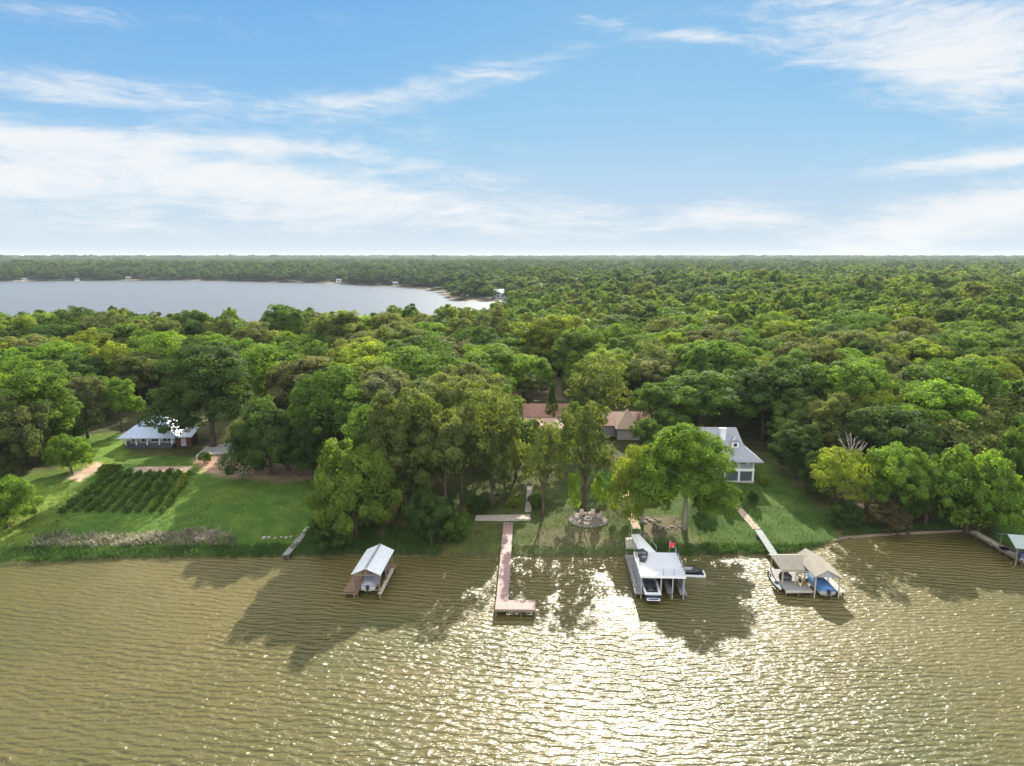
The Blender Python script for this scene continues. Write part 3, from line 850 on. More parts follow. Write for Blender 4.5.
for (x, y, z, px, dep) in indiv:
    key = qr.choices(['oak', 'tall', 'bush', 'tier', 'cone'], [46, 20, 18, 10, 2])[0]
    lf = px / W
    wts = [20, 30 if lf < .3 or lf > .6 else 8, 30, 14, 12 if lf > .5 or lf < .25 else 6, 10, 2 if lf < .2 else 0]
    ck = qr.choices(range(7), wts)[0]
    sz = qr.random() ** .8; wid = 11 + 13.5 * sz * qr.uniform(.85, 1.15); hg = 12 + 8.5 * (.6 * sz + .4 * qr.random())
    if y > 215 and px < 520: hg = hg * .75 + 7.0 * qr.uniform(.7, 1.25)
    if key == 'cone': wid *= .55; hg *= .95
    if key == 'bush': hg *= .9
    jit = qr.uniform(.85, 1.15)
    colr = tuple(c * jit * qr.uniform(.94, 1.06) for c in COLS[ck][1])
    bst = None
    for nm, p in LM:
        dx, dy = x - p.x, y - p.y
        d = math.hypot(dx, dy * .8)
        if bst is None or d < bst[0]: bst = (d, nm, dx, dy)
    d, nm, dx, dy = bst
    lr = 'left' if dx < -6 else ('right' if dx > 6 else '')
    far_ = 'far ' if d > 55 else ''
    if dy > 8: rel = far_ + 'behind' + (' ' + lr if lr else '') + ' of ' * bool(lr) + ' ' * (not lr) + nm
    elif lr: rel = far_ + lr + ' of ' + nm
    else: rel = 'next to ' + nm
    size = 'low' if hg < 13.2 else ('tall' if hg > 16.8 else '')
    adj = (size + ' ' if size else '') + KW[key] + ' ' + COLS[ck][0] + ' tree'
    specs.append([x, y, wid, hg, key, qr.randrange(6), colr, adj + ' ' + rel, px])
by = {}
for s in specs: by.setdefault(s[7], []).append(s)
ORD = ['leftmost', 'second from left', 'third from left', 'fourth from left', 'fifth from left', 'sixth from left', 'seventh from left', 'eighth from left', 'ninth from left', 'tenth from left']
for lab, ss in by.items():
    if len(ss) > 1:
        ss.sort(key=lambda s: s[8])
        for i, s in enumerate(ss): s[7] = lab + ', ' + (ORD[i] if i < len(ss) - 1 else 'rightmost')
for x, y, wid, hg, key, var, colr, lab, px in specs:
    nm = {'cone': 'cedar_tree', 'oak': 'oak_tree'}.get(key, 'leafy_tree')
    if key == 'cone': lab = lab.replace(' tree ', ' cedar ', 1)
    tree(nm, x, y, wid, hg, key, var, colr, lab, 'tree', 'trees of the near wood')

# everything farther off (and beyond the frame's sides) is one mass of woodland
pts = []
def ring(r0, r1, area, a_lim, kinds, w, hgt):
    n = int((r1 * r1 - r0 * r0) * R(a_lim) / area)
    a = rng.uniform(-R(a_lim), R(a_lim), n); r = np.sqrt(rng.uniform(r0 * r0, r1 * r1, n))
    P = np.stack([r * np.sin(a), r * np.cos(a)], 1)
    ok = sd_poly(P, LAKE) > (4 if r0 < 2000 else 8)
    ok &= (sd_poly(P, fp) > 3)
    ok &= P[:, 1] - np.interp(P[:, 0], SX, SY) > 6
    for a_, b_ in ((14, 281.3), (68, 281), (121, 280.2), (335, 283.2), (393, 286.3), (503, 299.2)):
        q_ = at(a_, b_, .5); ok &= np.hypot(P[:, 0] - q_.x, (P[:, 1] - q_.y - 24) * .7) > 17
    gap = wob(P[:, 0], P[:, 1], 38, 4) + .6 * wob(P[:, 0], P[:, 1], 150, 5)
    ok &= (gap > -1.05) | (rng.random(len(P)) < .3)
    P = P[ok]; n = len(P)
    sz = .5 + .5 * np.clip(rng.normal(0, .55, n) + .45 * wob(P[:, 0], P[:, 1], 60, 6), -1, 1)
    wd = w[0] + (w[1] - w[0]) * sz; hg = (hgt[0] + (hgt[1] - hgt[0]) * np.clip(sz + rng.normal(0, .25, n), 0, 1.2)) * (1 + .16 * wob(P[:, 0], P[:, 1], 110, 8))
    pts.append((P, rng.choice(kinds, n), wd / 10.4, hg / 12.0))
rest = np.array(rest)
n = len(rest)
zl = np.where((rest[:, 1] > 225) & (rest[:, 0] < 0), .88, 1.0)
pts.append((rest, rng.choice([0, 1, 2, 3, 4, 5, 6, 7], n), rng.uniform(11, 25, n) / 10.4, np.where(rest[:, 0] < 0, rng.uniform(14, 21.5, n), rng.uniform(12, 21, n)) / 12))
ring(415, 700, 130, 43, [0, 1, 2, 3, 4, 5, 6, 7], (9, 29), (9, 21))
ring(700, 1700, 150, 43, [8, 9, 10, 11], (10, 34), (9, 21))
ring(1700, 4200, 420, 42, [8, 9, 10, 11, 12, 13, 14], (14, 42), (10, 23))
ring(4200, 9000, 1900, 42, [12, 13, 14], (40, 95), (17, 36))
P = np.concatenate([p[0] for p in pts]); K = np.concatenate([p[1] for p in pts]); SW = np.concatenate([p[2] for p in pts]); SH = np.concatenate([p[3] for p in pts])
SH = np.where(K >= 12, SH * 12 / 5 * 1.0, SH)
print('woodland points', len(P), 'individual', len(specs) + len(HEROES))
ZZ = height(P)
me = bpy.data.meshes.new('woodland')
me.vertices.add(len(P)); me.vertices.foreach_set('co', np.stack([P[:, 0], P[:, 1], ZZ - .1], 1).astype(np.float32).ravel())
for nm, ty, arr in (('pick', 'INT', K.astype(np.int32)), ('turn', 'FLOAT', rng.uniform(0, 6.28, len(P)))):
    a = me.attributes.new(nm, ty, 'POINT'); a.data.foreach_set('value', arr)
a = me.attributes.new('size', 'FLOAT_VECTOR', 'POINT'); a.data.foreach_set('vector', np.stack([SW, SW, SH], 1).astype(np.float32).ravel())
wood = part('woodland', me, None)
wood['kind'] = 'stuff'; wood['label'] = 'green mass of woodland running back to the horizon'; wood['category'] = 'woodland'
ng = bpy.data.node_groups.new('woodland_scatter', 'GeometryNodeTree')
ng.interface.new_socket('Geometry', in_out='INPUT', socket_type='NodeSocketGeometry')
ng.interface.new_socket('Geometry', in_out='OUTPUT', socket_type='NodeSocketGeometry')
gi = ng.nodes.new('NodeGroupInput'); go = ng.nodes.new('NodeGroupOutput')
jn = ng.nodes.new('GeometryNodeJoinGeometry')
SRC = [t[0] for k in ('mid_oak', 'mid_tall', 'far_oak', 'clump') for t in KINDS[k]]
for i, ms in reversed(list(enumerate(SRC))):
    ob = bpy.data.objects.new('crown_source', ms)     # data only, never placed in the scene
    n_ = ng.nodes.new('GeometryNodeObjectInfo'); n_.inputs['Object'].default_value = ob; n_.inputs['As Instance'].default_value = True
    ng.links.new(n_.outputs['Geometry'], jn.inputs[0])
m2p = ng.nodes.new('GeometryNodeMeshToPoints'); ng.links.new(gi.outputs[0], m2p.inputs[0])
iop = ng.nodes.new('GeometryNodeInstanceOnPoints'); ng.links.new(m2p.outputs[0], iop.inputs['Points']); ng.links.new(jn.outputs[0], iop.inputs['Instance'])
iop.inputs['Pick Instance'].default_value = True
def nattr(nm, ty):
    n_ = ng.nodes.new('GeometryNodeInputNamedAttribute'); n_.data_type = ty; n_.inputs[0].default_value = nm
    return n_.outputs[0]
ng.links.new(nattr('pick', 'INT'), iop.inputs['Instance Index'])
cx = ng.nodes.new('ShaderNodeCombineXYZ'); ng.links.new(nattr('turn', 'FLOAT'), cx.inputs[2])
ng.links.new(cx.outputs[0], iop.inputs['Rotation'])
ng.links.new(nattr('size', 'FLOAT_VECTOR'), iop.inputs['Scale'])
ng.links.new(iop.outputs[0], go.inputs[0])
md = wood.modifiers.new('scatter', 'NODES'); md.node_group = ng
# ------------------------------------------------------------------ materials for built things
M_METAL = seams('galvanised_roof', (0.74, 0.75, 0.77), 0.42, 0, 0.42, 0.15, .10, .72)
M_BLUEMETAL = seams('blue_grey_metal_roof', (0.38, 0.45, 0.58), 0.45, 0, 0.5, 0.15, .12, .72)
M_SHINGLE = seams('grey_shingles', (0.27, 0.28, 0.31), 0.30, 2, 0.85, 0.0, .22, .8)
M_TANSH = seams('weathered_tan_roof', (0.22, 0.195, 0.145), 0.55, 1, 0.75, 0.0, .2, .75)
M_TANSHX = seams('weathered_tan_roof_across', (0.19, 0.172, 0.135), 0.55, 0, 0.75, 0.0, .2, .75)
M_TILE = seams('red_brown_tiles', (0.30, 0.15, 0.115), 0.34, 2, 0.8, 0.0, .25, .7)
M_SALMON = seams('salmon_tiles', (0.50, 0.33, 0.26), 0.34, 2, 0.8, 0.0, .15, .8)
M_TANTILE = seams('tan_tiles', (0.46, 0.34, 0.26), 0.34, 2, 0.8, 0.0, .15, .8)
M_GREENROOF = seams('grey_green_roof', (0.30, 0.36, 0.33), 0.45, 0, 0.6, 0.0, .18, .75)
M_DECKBR = planks('brown_deck', (0.20, 0.12, 0.075), 0.15, 1)
M_DECKRED = planks('red_brown_deck', (0.29, 0.185, 0.165), 0.16, 1)
M_DECKGR = planks('grey_deck', (0.22, 0.215, 0.205), 0.15, 1)
M_DECKGN = planks('grey_green_deck', (0.15, 0.18, 0.165), 0.15, 1)
M_ROOFDECK = plain('pale_grey_deck', (0.55, 0.545, 0.565), 0.6, 0.10, .7)
M_WHITEPL = planks('white_boards', (0.80, 0.79, 0.76), 0.2, 1, .6, .08)
M_TIMBER = plain('weathered_timber', (0.20, 0.16, 0.12), 0.85, 0.35, 2.5)
M_PALETIM = plain('pale_timber', (0.42, 0.38, 0.30), 0.85, 0.25, 2.5)
M_WETPILE = plain('wet_piling', (0.075, 0.06, 0.045), 0.7, 0.4, 2.5)
M_WHITE = plain('white_paint', (0.76, 0.77, 0.78), 0.55, 0.07, 1.2)
M_SIDING = seams('white_siding', (0.72, 0.74, 0.78), 0.22, 2, 0.6, 0, .06, .78)
M_BLUEWH = seams('pale_blue_siding', (0.60, 0.65, 0.72), 0.22, 2, 0.6, 0, .07, .78)
M_GREYP = plain('grey_paint', (0.34, 0.36, 0.38), 0.6, 0.15, 1.5)
M_DKBLUE = plain('dark_blue_skirting', (0.045, 0.06, 0.09), 0.7, 0.3, 2)
M_GLASS = plain('window_glass', (0.030, 0.036, 0.045), 0.08, 0.3, .8, spec=.8)
M_SCREEN = plain('dark_porch_screen', (0.06, 0.075, 0.095), 0.5, 0.3, 1)
M_BRICK = plain('grey_brick', (0.27, 0.25, 0.24), 0.9, 0.2, 3)
M_MAROON = plain('dark_red_boards', (0.10, 0.028, 0.026), 0.8, 0.3, 2)
M_CONC = plain('concrete', (0.46, 0.44, 0.41), 0.9, 0.18, 0.9, bump=.3)
M_CONCP = plain('pinkish_concrete', (0.36, 0.31, 0.26), 0.9, 0.3, 1.4, bump=.3)
M_TANPATH = plain('tan_brick_path', (0.40, 0.29, 0.215), 0.9, 0.28, 2.2, bump=.4)
M_STONE = plain('pale_stone', (0.30, 0.27, 0.23), 0.9, 0.3, 1.6, bump=.6)
M_STONED = plain('mossy_stone', (0.20, 0.18, 0.15), 0.9, 0.35, 1.6, bump=.6)
M_GRAVEL = plain('gravel', (0.16, 0.135, 0.105), 0.95, 0.35, 4, bump=.5)
M_NAVY = plain('navy_gelcoat', (0.018, 0.026, 0.065), 0.18, 0.15, 1)
M_GEL = plain('white_gelcoat', (0.74, 0.75, 0.76), 0.22, 0.05, 1)
M_BLACKV = plain('black_vinyl', (0.025, 0.025, 0.03), 0.45, 0.3, 3)
M_BLUECV = plain('blue_boat_cover', (0.055, 0.15, 0.34), 0.7, 0.2, 2)
M_GREYCV = plain('grey_violet_boat_cover', (0.27, 0.26, 0.31), 0.7, 0.15, 1.5)
M_PURPLE = plain('violet_blue_boat_cover', (0.12, 0.12, 0.26), 0.7, 0.2, 1.5)
M_ALU = plain('aluminium', (0.5, 0.5, 0.5), 0.4, 0.12, 2, metal=.7)
M_RED = plain('red_cloth', (0.58, 0.035, 0.05), 0.7, 0.12, 2)
M_WICK = plain('dark_wicker', (0.05, 0.045, 0.045), 0.8, 0.3, 6)
M_CUSH = plain('slate_cushion', (0.17, 0.18, 0.21), 0.85, 0.15, 3)
M_YELP = plain('tan_plastic', (0.52, 0.40, 0.17), 0.4, 0.12, 2)
M_SEAFOAM = plain('pale_grey_plastic', (0.55, 0.60, 0.58), 0.4, 0.1, 2)
M_PINKCH = plain('pale_painted_chair', (0.46, 0.35, 0.31), 0.7, 0.12, 2)

# ------------------------------------------------------------------ paths and slabs on the ground
def ribbon(name, px, width, mat, off=0.03, label=None, cat=None, thick=0.12):
    pts = [atg(*p) for p in px]
    fine = []
    for a, b in zip(pts[:-1], pts[1:]):
        n = max(2, int((b - a).length / 1.2))
        fine += [a.lerp(b, i / n) for i in range(n)]
    fine.append(pts[-1])
    vs = []
    for i, p in enumerate(fine):
        t = (fine[min(i + 1, len(fine) - 1)] - fine[max(i - 1, 0)]); t.z = 0; t.normalize()
        nrm = Vector((-t.y, t.x, 0))
        w = width / 2 * (1 + .10 * math.sin(i * 1.7))
        l = p + nrm * w; r = p - nrm * w
        zz = max(hz(l.x, l.y), hz(r.x, r.y), hz(p.x, p.y)) + off
        vs.append([(l.x, l.y, zz - thick), (l.x, l.y, zz), (r.x, r.y, zz), (r.x, r.y, zz - thick)])
    mb = MB().loft(vs, smooth=False, closed=True)
    o = part(name, mb, mat)
    if label: tag(o, label, cat)
    else: o['kind'] = 'structure'
    return o

def slab_px(name, px, mat, label, cat, off=0.06):
    pts = [atg(*p) for p in px]
    c = sum((Vector(p) for p in pts), Vector()) / len(pts)
    z = max(p.z for p in pts) + off
    a = sum(pts[i].x * pts[(i + 1) % len(pts)].y - pts[(i + 1) % len(pts)].x * pts[i].y for i in range(len(pts)))
    if a < 0: pts = pts[::-1]
    mb = MB().prism([(p.x - c.x, p.y - c.y) for p in pts], min(p.z for p in pts) - .3 - c.z, z - c.z)
    o = part(name, mb, mat); o.location = c
    return tag(o, label, cat)

ribbon('path', [(627, 490), (626, 500), (628, 510), (633, 520), (637, 529)], 1.35, M_TANPATH)
ribbon('path', [(722, 488), (733, 500), (741, 511), (757, 529)], 1.25, M_TANPATH)
ribbon('path', [(528, 512), (529, 500), (530, 486)], 1.0, M_CONCP)
slab_px('patio', [(475, 521), (476, 515.5), (530, 514.5), (531, 520.5)], M_CONCP, 'pale concrete patio crossing the landward end of the red brown pier', 'patio')
slab_px('concrete_pad', [(196, 458), (206, 447), (237, 442), (238, 451)], M_CONC, 'light grey concrete pad by the dark oak right of the metal roofed cottage', 'slab')
slab_px('landing', [(626, 549), (625, 538), (632, 537), (638, 549)], M_PALETIM, 'tan timber landing on the shore left of the white gangway', 'landing')

# ------------------------------------------------------------------ boats
def hull_secs(L, Wd, Hg, n=9, stern=.92):
    secs = []
    for i in range(n):
        f = i / (n - 1)
        w = Wd / 2 * (stern + (1 - stern) * min(1, f * 3)) * (1 - max(0, (f - .55) / .45) ** 2.2 * .97)
        k = .32 * Hg * max(0, (f - .7) / .3) ** 2 if f > .7 else 0
        sh = Hg * (1 + .18 * f * f)
        secs.append((f * L, w, k, sh))
    return secs

def boat(name, label, loc, rz, Lg, Wd, Hg, hullm, cover=None, motor=True, group=None, sport=True):
    o = thing(name, label, 'boat', loc, rz, group)
    S = hull_secs(Lg, Wd, Hg)
    mb = MB(); mb.loft([[(-w, y, sh), (-w * .93, y, k + Hg * .30), (0, y, k), (w * .93, y, k + Hg * .30), (w, y, sh)] for y, w, k, sh in S], capa=True, capb=True)
    part('hull', mb, hullm, o)
    if cover:
        mb = MB()
        mb.loft([[(-w * 1.03, y, sh - .12), (-w * 1.03, y, sh + .03), (-w * .5, y, sh + .22 + .32 * math.sin(math.pi * min(1, .15 + i / (len(S) - 1) * .8)) * (1 if i < 6 else .6)), (0, y, sh + .3 + .38 * math.sin(math.pi * min(1, .15 + i / (len(S) - 1) * .8)) * (1 if i < 6 else .6)),
                  (w * .5, y, sh + .22 + .32 * math.sin(math.pi * min(1, .15 + i / (len(S) - 1) * .8)) * (1 if i < 6 else .6)), (w * 1.03, y, sh + .03), (w * 1.03, y, sh - .12)] for i, (y, w, k, sh) in enumerate(S)])
        part('cover', mb, cover, o)
    else:
        rim = MB()
        for sgn in (-1, 1):
            rim.loft([[(sgn * w, y, sh), (sgn * w * 1.02, y, sh + .05), (sgn * max(w - .28, w * .7), y, sh + .06), (sgn * max(w - .28, w * .7), y, sh - .25)] for y, w, k, sh in S], smooth=False, capa=False, capb=False)
        part('gunwale', rim, M_GEL, o)
        fl = MB(); fl.prism([(-w * .8, y) for y, w, k, sh in S[:7]] [::-1] + [(w * .8, y) for y, w, k, sh in S[:7]], Hg * .45, Hg * .5)
        part('cockpit_floor', fl, M_GREYP, o)
        fd = MB(); fd.loft([[(-w * .95, y, sh + .02), (0, y, sh + .12), (w * .95, y, sh + .02)] for y, w, k, sh in S[5:]], capa=False, capb=False)
        part('foredeck', fd, M_GEL, o)
        for sx_ in (-.42, .42):
            st = MB().cbox((sx_ * Wd * .55, Lg * .42, Hg * .72), (.5, .5, .3)).box(sx_ * Wd * .55 - .25, sx_ * Wd * .55 + .25, Lg * .42 - .32, Lg * .42 - .22, Hg * .6, Hg * 1.25)
            part('seat', st, M_BLACKV, o)
        part('rear_bench', MB().box(-Wd * .34, Wd * .34, Lg * .13, Lg * .22, Hg * .5, Hg * .95), M_BLACKV, o)
        part('sun_pad', MB().box(-Wd * .36, Wd * .36, Lg * .05, Lg * .125, Hg * .8, Hg * 1.04), M_GEL, o)
        ws = MB().slab([(-Wd * .4, Lg * .52, Hg * 1.15), (Wd * .4, Lg * .52, Hg * 1.15), (Wd * .3, Lg * .58, Hg * 1.55), (-Wd * .3, Lg * .58, Hg * 1.55)], .03)
        part('windscreen', ws, M_GLASS, o)
        sw = MB().box(-Wd * .38, Wd * .38, -.55, -.01, Hg * .48, Hg * .58)
        part('swim_platform', sw, M_GEL, o)
        part('platform_mat', MB().box(-Wd * .3, Wd * .3, -.5, -.2, Hg * .585, Hg * .61), M_NAVY, o)
    if motor:
        part('outboard_motor', MB().cbox((0, -.22, Hg * .9), (.34, .42, .5)).cbox((0, -.2, Hg * .3), (.12, .2, .9)), M_BLACKV, o)
    return o

def jetski(label, loc, rz, hullm, seatm):
    o = thing('jet_ski', label, 'jet ski', loc, rz)
    S = hull_secs(2.9, 1.1, .55)
    part('hull', MB().loft([[(-w, y, sh), (-w * .8, y, k + .15), (0, y, k), (w * .8, y, k + .15), (w, y, sh), (w * .6, y, sh + .08), (-w * .6, y, sh + .08)] for y, w, k, sh in S], closed=True), hullm, o)
    part('seat', MB().loft([[(-.2, y, .6), (-.14, y, z), (.14, y, z), (.2, y, .6)] for y, z in ((.3, .78), (.7, .92), (1.2, .86), (1.6, .95))], smooth=False), seatm, o)
    part('cowl', MB().loft([[(-.34 * s, y, .58), (-.2 * s, y, z), (.2 * s, y, z), (.34 * s, y, .58)] for y, z, s in ((1.55, 1.05, 1), (1.9, 1.0, 1), (2.5, .72, .6))], smooth=False), hullm, o)
    part('handlebar', MB().tube([(-.38, 1.55, 1.12), (0, 1.65, 1.12), (.38, 1.55, 1.12)], .03, 6), M_BLACKV, o)
    return o

def pilings(o, pts, ztop, mat=None, r=.11, zb=-1.6):
    for x, y in pts:
        part('piling', MB().tube([(x, y, zb), (x, y, ztop)], [r * 1.05, r], 8, smooth=True), mat or M_WETPILE, o)

# ------------------------------------------------------------------ metal-roofed boathouse, left of centre
O = Vector((-19.05, 83.0, 0)); rz = R(-3.5)
b = thing('boathouse', 'open boathouse with pale galvanised gable roof and brown side deck', 'boathouse', O, rz)
for s in (-1, 1):
    part('roof_slope', MB().slab([(0, -.1, 4.25), (s * 1.95, -.1, 3.35), (s * 1.95, 7.7, 3.35), (0, 7.7, 4.25)][::s], .07), M_METAL, b)
part('ridge_cap', MB().slab([(-.18, -.12, 4.25), (.18, -.12, 4.25), (.18, 7.72, 4.25), (-.18, 7.72, 4.25)], .02), M_ALU, b)
for y in (0.02, 7.5):
    part('gable_truss', MB().box(-1.75, 1.75, y, y + .1, 3.18, 3.32).box(-.06, .06, y + .01, y + .09, 3.33, 4.15), M_TIMBER, b)
for x in (-1.7, 1.7):
    for y in (0.15, 3.8, 7.4):
        part('post', MB().box(x - .08, x + .08, y - .08, y + .08, -1.6, 3.3), M_TIMBER, b)
    part('roof_beam', MB().box(x - .07, x + .07, -.05, 7.6, 3.12, 3.26), M_TIMBER, b)
part('deck', MB().box(-3.15, -1.15, .0, 6.3, .72, .82).box(-3.1, -1.2, .05, 6.2, .5, .72), M_DECKBR, b)
part('side_beam', MB().box(1.55, 2.05, -.1, 7.2, .72, .84), M_PALETIM, b)
part('back_deck', MB().box(-3.15, 2.05, 6.3, 8.6, .72, .82), M_DECKBR, b)
for y in (.9, 3.2): part('lift_bunk', MB().box(-1.1, 1.5, y, y + .16, .62, .78), M_TIMBER, b)
pilings(b, [(-3.0, .2), (-3.0, 3.2), (-3, 6.1), (-1.3, .2), (-1.3, 6.2), (1.9, .1), (1.9, 3.5), (1.9, 8.4), (-3, 8.4)], .75)
w = O + Vector((.15, .25, .82)); 
boat('covered_boat', 'boat under a grey violet cover on the lift of the metal roofed boathouse', w, rz, 5.2, 2.0, .75, M_GEL, M_GREYCV)
ribbon('boardwalk', [(378, 541), (386, 525), (396, 507), (404, 491)], 1.25, M_DECKBR, .22, 'brown boardwalk climbing between bushes behind the metal roofed boathouse', 'boardwalk', .1)

# ------------------------------------------------------------------ small grey pier, far left of centre
p0, p1 = at(285, 556, .7), at(305, 532, .9); rz = frame(p0, p1); Lp = (p1 - p0).length
b = thing('pier', 'short narrow grey pier standing alone on the grassy left shore', 'pier', (p0.x, p0.y, 0), rz)
part('deck', MB().box(-.5, .5, 0, Lp, .72, .82), M_DECKGR, b)
part('joist', MB().box(-.46, -.34, .1, Lp - .1, .54, .715).box(.34, .46, .1, Lp - .1, .54, .715), M_TIMBER, b)
pilings(b, [(-.4, .2), (.4, .2), (-.4, 3.5), (.4, 3.5), (-.4, 7), (.4, 7)], .9)
part('step_plank', MB().box(-.4, .4, Lp, Lp + 1.8, .95, 1.05), M_PALETIM, b)

# ------------------------------------------------------------------ red brown pier, centre
p0 = Vector((-1.28, 78.3, 0)); p1 = at(508.5, 519, 1.1); rz = frame(p0, Vector((p1.x, p1.y, 0))); Lp = (Vector((p1.x, p1.y, 0)) - p0).length
b = thing('pier', 'long red brown timber pier with an L shaped end platform', 'pier', p0, rz)
part('walkway', MB().box(-.78, .78, 2.2, Lp, .98, 1.1), M_DECKRED, b)
part('platform', MB().box(-.82, 4.2, -.1, 2.195, .98, 1.1), M_DECKRED, b)
part('fascia', MB().box(-.84, 4.22, -.16, -.105, .80, 1.09), M_TIMBER, b)
part('joist', MB().box(-.72, -.6, 2.3, Lp - 2, .76, .975).box(.6, .72, 2.3, Lp - 2, .76, .975).box(-.7, 4.1, .3, .45, .76, .975).box(-.7, 4.1, 1.7, 1.85, .76, .975), M_TIMBER, b)
pilings(b, [(-.7, 0.05), (.75, .05), (2.4, .05), (4.1, .05), (4.1, 2.0)] + [(s * .68, y) for y in (2.4, 6, 9.6, 13.2, 16.8) for s in (-1, 1)], .97)

# ------------------------------------------------------------------ flat-roofed boathouse
O = Vector((19.65, 82.75, 0)); rz = R(-3)
b = thing('boathouse', 'boathouse with flat pale grey roof deck, railings and a white gangway', 'boathouse', O, rz)
part('roof_deck', MB().box(-2.9, 2.9, 0, 7.2, 3.14, 3.3), M_ROOFDECK, b)
part('fascia', MB().box(-2.95, 2.95, -.06, -.005, 2.98, 3.31).box(-2.955, -2.905, 0, 7.2, 2.98, 3.31).box(2.905, 2.955, 0, 7.2, 2.98, 3.31), M_WHITE, b)
for x in (-2.75, -.2, 1.3, 2.75):
    for y in ((.15, 3.6, 7.0) if abs(x) > 2 else (.15, 7.0)):
        part('post', MB().box(x - .07, x + .07, y - .07, y + .07, -1.6, 3.13), M_GREYP, b)
for x in (-2.8, -1.4, 0, 1.4, 2.8):
    part('rail_post', MB().box(x - .035, x + .035, .03, .10, 3.3, 4.25), M_GREYP, b)
for y in (2.4, 4.8, 7.1):
    for x in (-2.83, 2.83):
        part('rail_post', MB().box(x - .035, x + .035, y - .035, y + .035, 3.3, 4.25), M_GREYP, b)
mb = MB()
for z in (3.6, 3.9, 4.2):
    mb.tube([(-2.8, .065, z), (2.8, .065, z)], .018, 5).tube([(2.83, .1, z), (2.83, 7.1, z)], .018, 5).tube([(-2.83, .1, z), (-2.83, 4.8, z)], .018, 5)
part('railing', mb, M_GREYP, b)
part('dock', MB().box(-3.6, -2.3, -.2, 11.6, .72, .84).box(2.3, 3.2, -.1, 8.6, .72, .84).box(-2.3, 2.3, 6.2, 8.6, .72, .84).box(.7, 1.4, 0, 6.2, .72, .84), M_DECKGR, b)
part('screen_panel', MB().box(-2.85, -2.8, .3, 6.9, .9, 2.95), M_GREYP, b)
part('screen_panel', MB().box(1.45, 2.68, 6.85, 6.9, .9, 2.95), M_GREYP, b)
part('screen_panel', MB().box(2.8, 2.84, 1.2, 6.9, .9, 2.95), M_GREYP, b)
mb = MB()
for i in range(9):
    mb.box(-3.58 , -3.52, .2 + i * 1.3, .26 + i * 1.3, .84, 1.85)
mb.tube([(-3.55, .2, 1.85), (-3.55, 10.7, 1.85)], .03, 6)
part('dock_railing', mb, M_ALU, b)
pilings(b, [(-3.5, 0), (-3.5, 5), (-3.5, 10), (3.1, .1), (3.1, 5), (3.1, 8.4), (1.05, .1)], .75)
gw = part('gangway', MB().slab([(-2.1, 7.25, 3.28), (.2, 7.25, 3.28), (-.8, 17.2, 1.75), (-2.1, 17.2, 1.75)][::1], .14), M_WHITEPL, b)
mb = MB()
for x0, x1 in ((-2.1, -2.1), (.2, -.75)):
    mb.tube([(x0, 7.25, 4.2), (x0 * .6 + x1 * .4, 11, 3.6), (x1, 16.6, 2.7)], .03, 6)
    for f in (0, .35, .7, 1): mb.tube([(x0 + (x1 - x0) * f, 7.3 + 9.3 * f, 3.25 - 1.5 * f), (x0 + (x1 - x0) * f, 7.3 + 9.3 * f, 4.2 - 1.5 * f)], .025, 5)
part('handrail', mb, M_ALU, gw)
mt = Matrix.Translation(O) @ Matrix.Rotation(rz, 4, 'Z')
boat('motor_boat', 'navy and white motor boat in the left slip under the flat roof deck', mt @ Vector((-1.4, -1.3, .30)), rz, 6.0, 2.2, .9, M_NAVY, None, False)
def lounge(label, loc, rz):
    o = thing('lounge_chair', label, 'chair', loc, rz)
    part('frame', MB().box(-.75, .75, -.4, .4, 0, .32).box(-.75, -.6, -.4, .4, .32, .6).box(.6, .75, -.4, .4, .32, .6), M_WICK, o)
    part('backrest', MB().slab([(-.6, .28, .33), (.6, .28, .33), (.6, .42, .85), (-.6, .42, .85)], .1), M_WICK, o)
    part('cushion', MB().box(-.58, .58, -.36, .27, .325, .44), M_CUSH, o)
lounge('dark wicker sofa at the left edge of the flat roof deck, nearer the water', mt @ Vector((-1.95, 4.6, 3.302)), rz + R(70))
lounge('dark wicker sofa on the flat roof deck, next to the white gangway', mt @ Vector((-2.0, 5.95, 3.302)), rz + R(25))
fo = thing('flag', 'red and white flag on a short staff at the back of the flat roof deck', 'flag', mt @ Vector((1.9, 6.85, 3.302)), rz)
part('staff', MB().tube([(0, 0, 0), (.1, 0, 1.9)], .03, 6), M_ALU, fo)
fm = MB(); fm.loft([[(.1 + .11 * i, .08 * math.sin(i * 1.1), 1.85 - .05 * i), (.07 + .10 * i, .08 * math.sin(i * 1.1 + .3), .85 + .03 * i)] for i in range(8)], capa=False, capb=False)
fm2 = MB(); fm2.loft([[(.33 + .05 * i, .08 * math.sin((2 + i * .45) * 1.1) - .02, 1.55 - .1 * i), (.31 + .05 * i, .08 * math.sin((2 + i * .45) * 1.1) - .02, 1.38 - .1 * i)] for i in range(6)], capa=False, capb=False)
part('cloth', fm, M_RED, fo); part('white_stripe', fm2, M_WHITE, fo)
q = at(681, 571.5, .35)
jetski('black jet ski on a white edged float right of the flat roofed boathouse', (q.x, q.y, .12), R(-96), M_BLACKV, M_GREYP)
q = at(681, 571.5, .35)
fd = thing('jet_ski_dock', 'dark floating dock carrying the jet ski beside the flat roofed boathouse', 'floating dock', (q.x, q.y, 0), R(-96))
part('float', MB().box(-.7, .7, -.3, 3.1, -.1, .13), M_BLACKV, fd); part('edge', MB().box(-.86, -.705, -.3, 3.1, -.05, .27).box(.705, .86, -.3, 3.1, -.05, .27).box(-.86, .86, 3.11, 3.3, -.05, .27), M_GEL, fd)

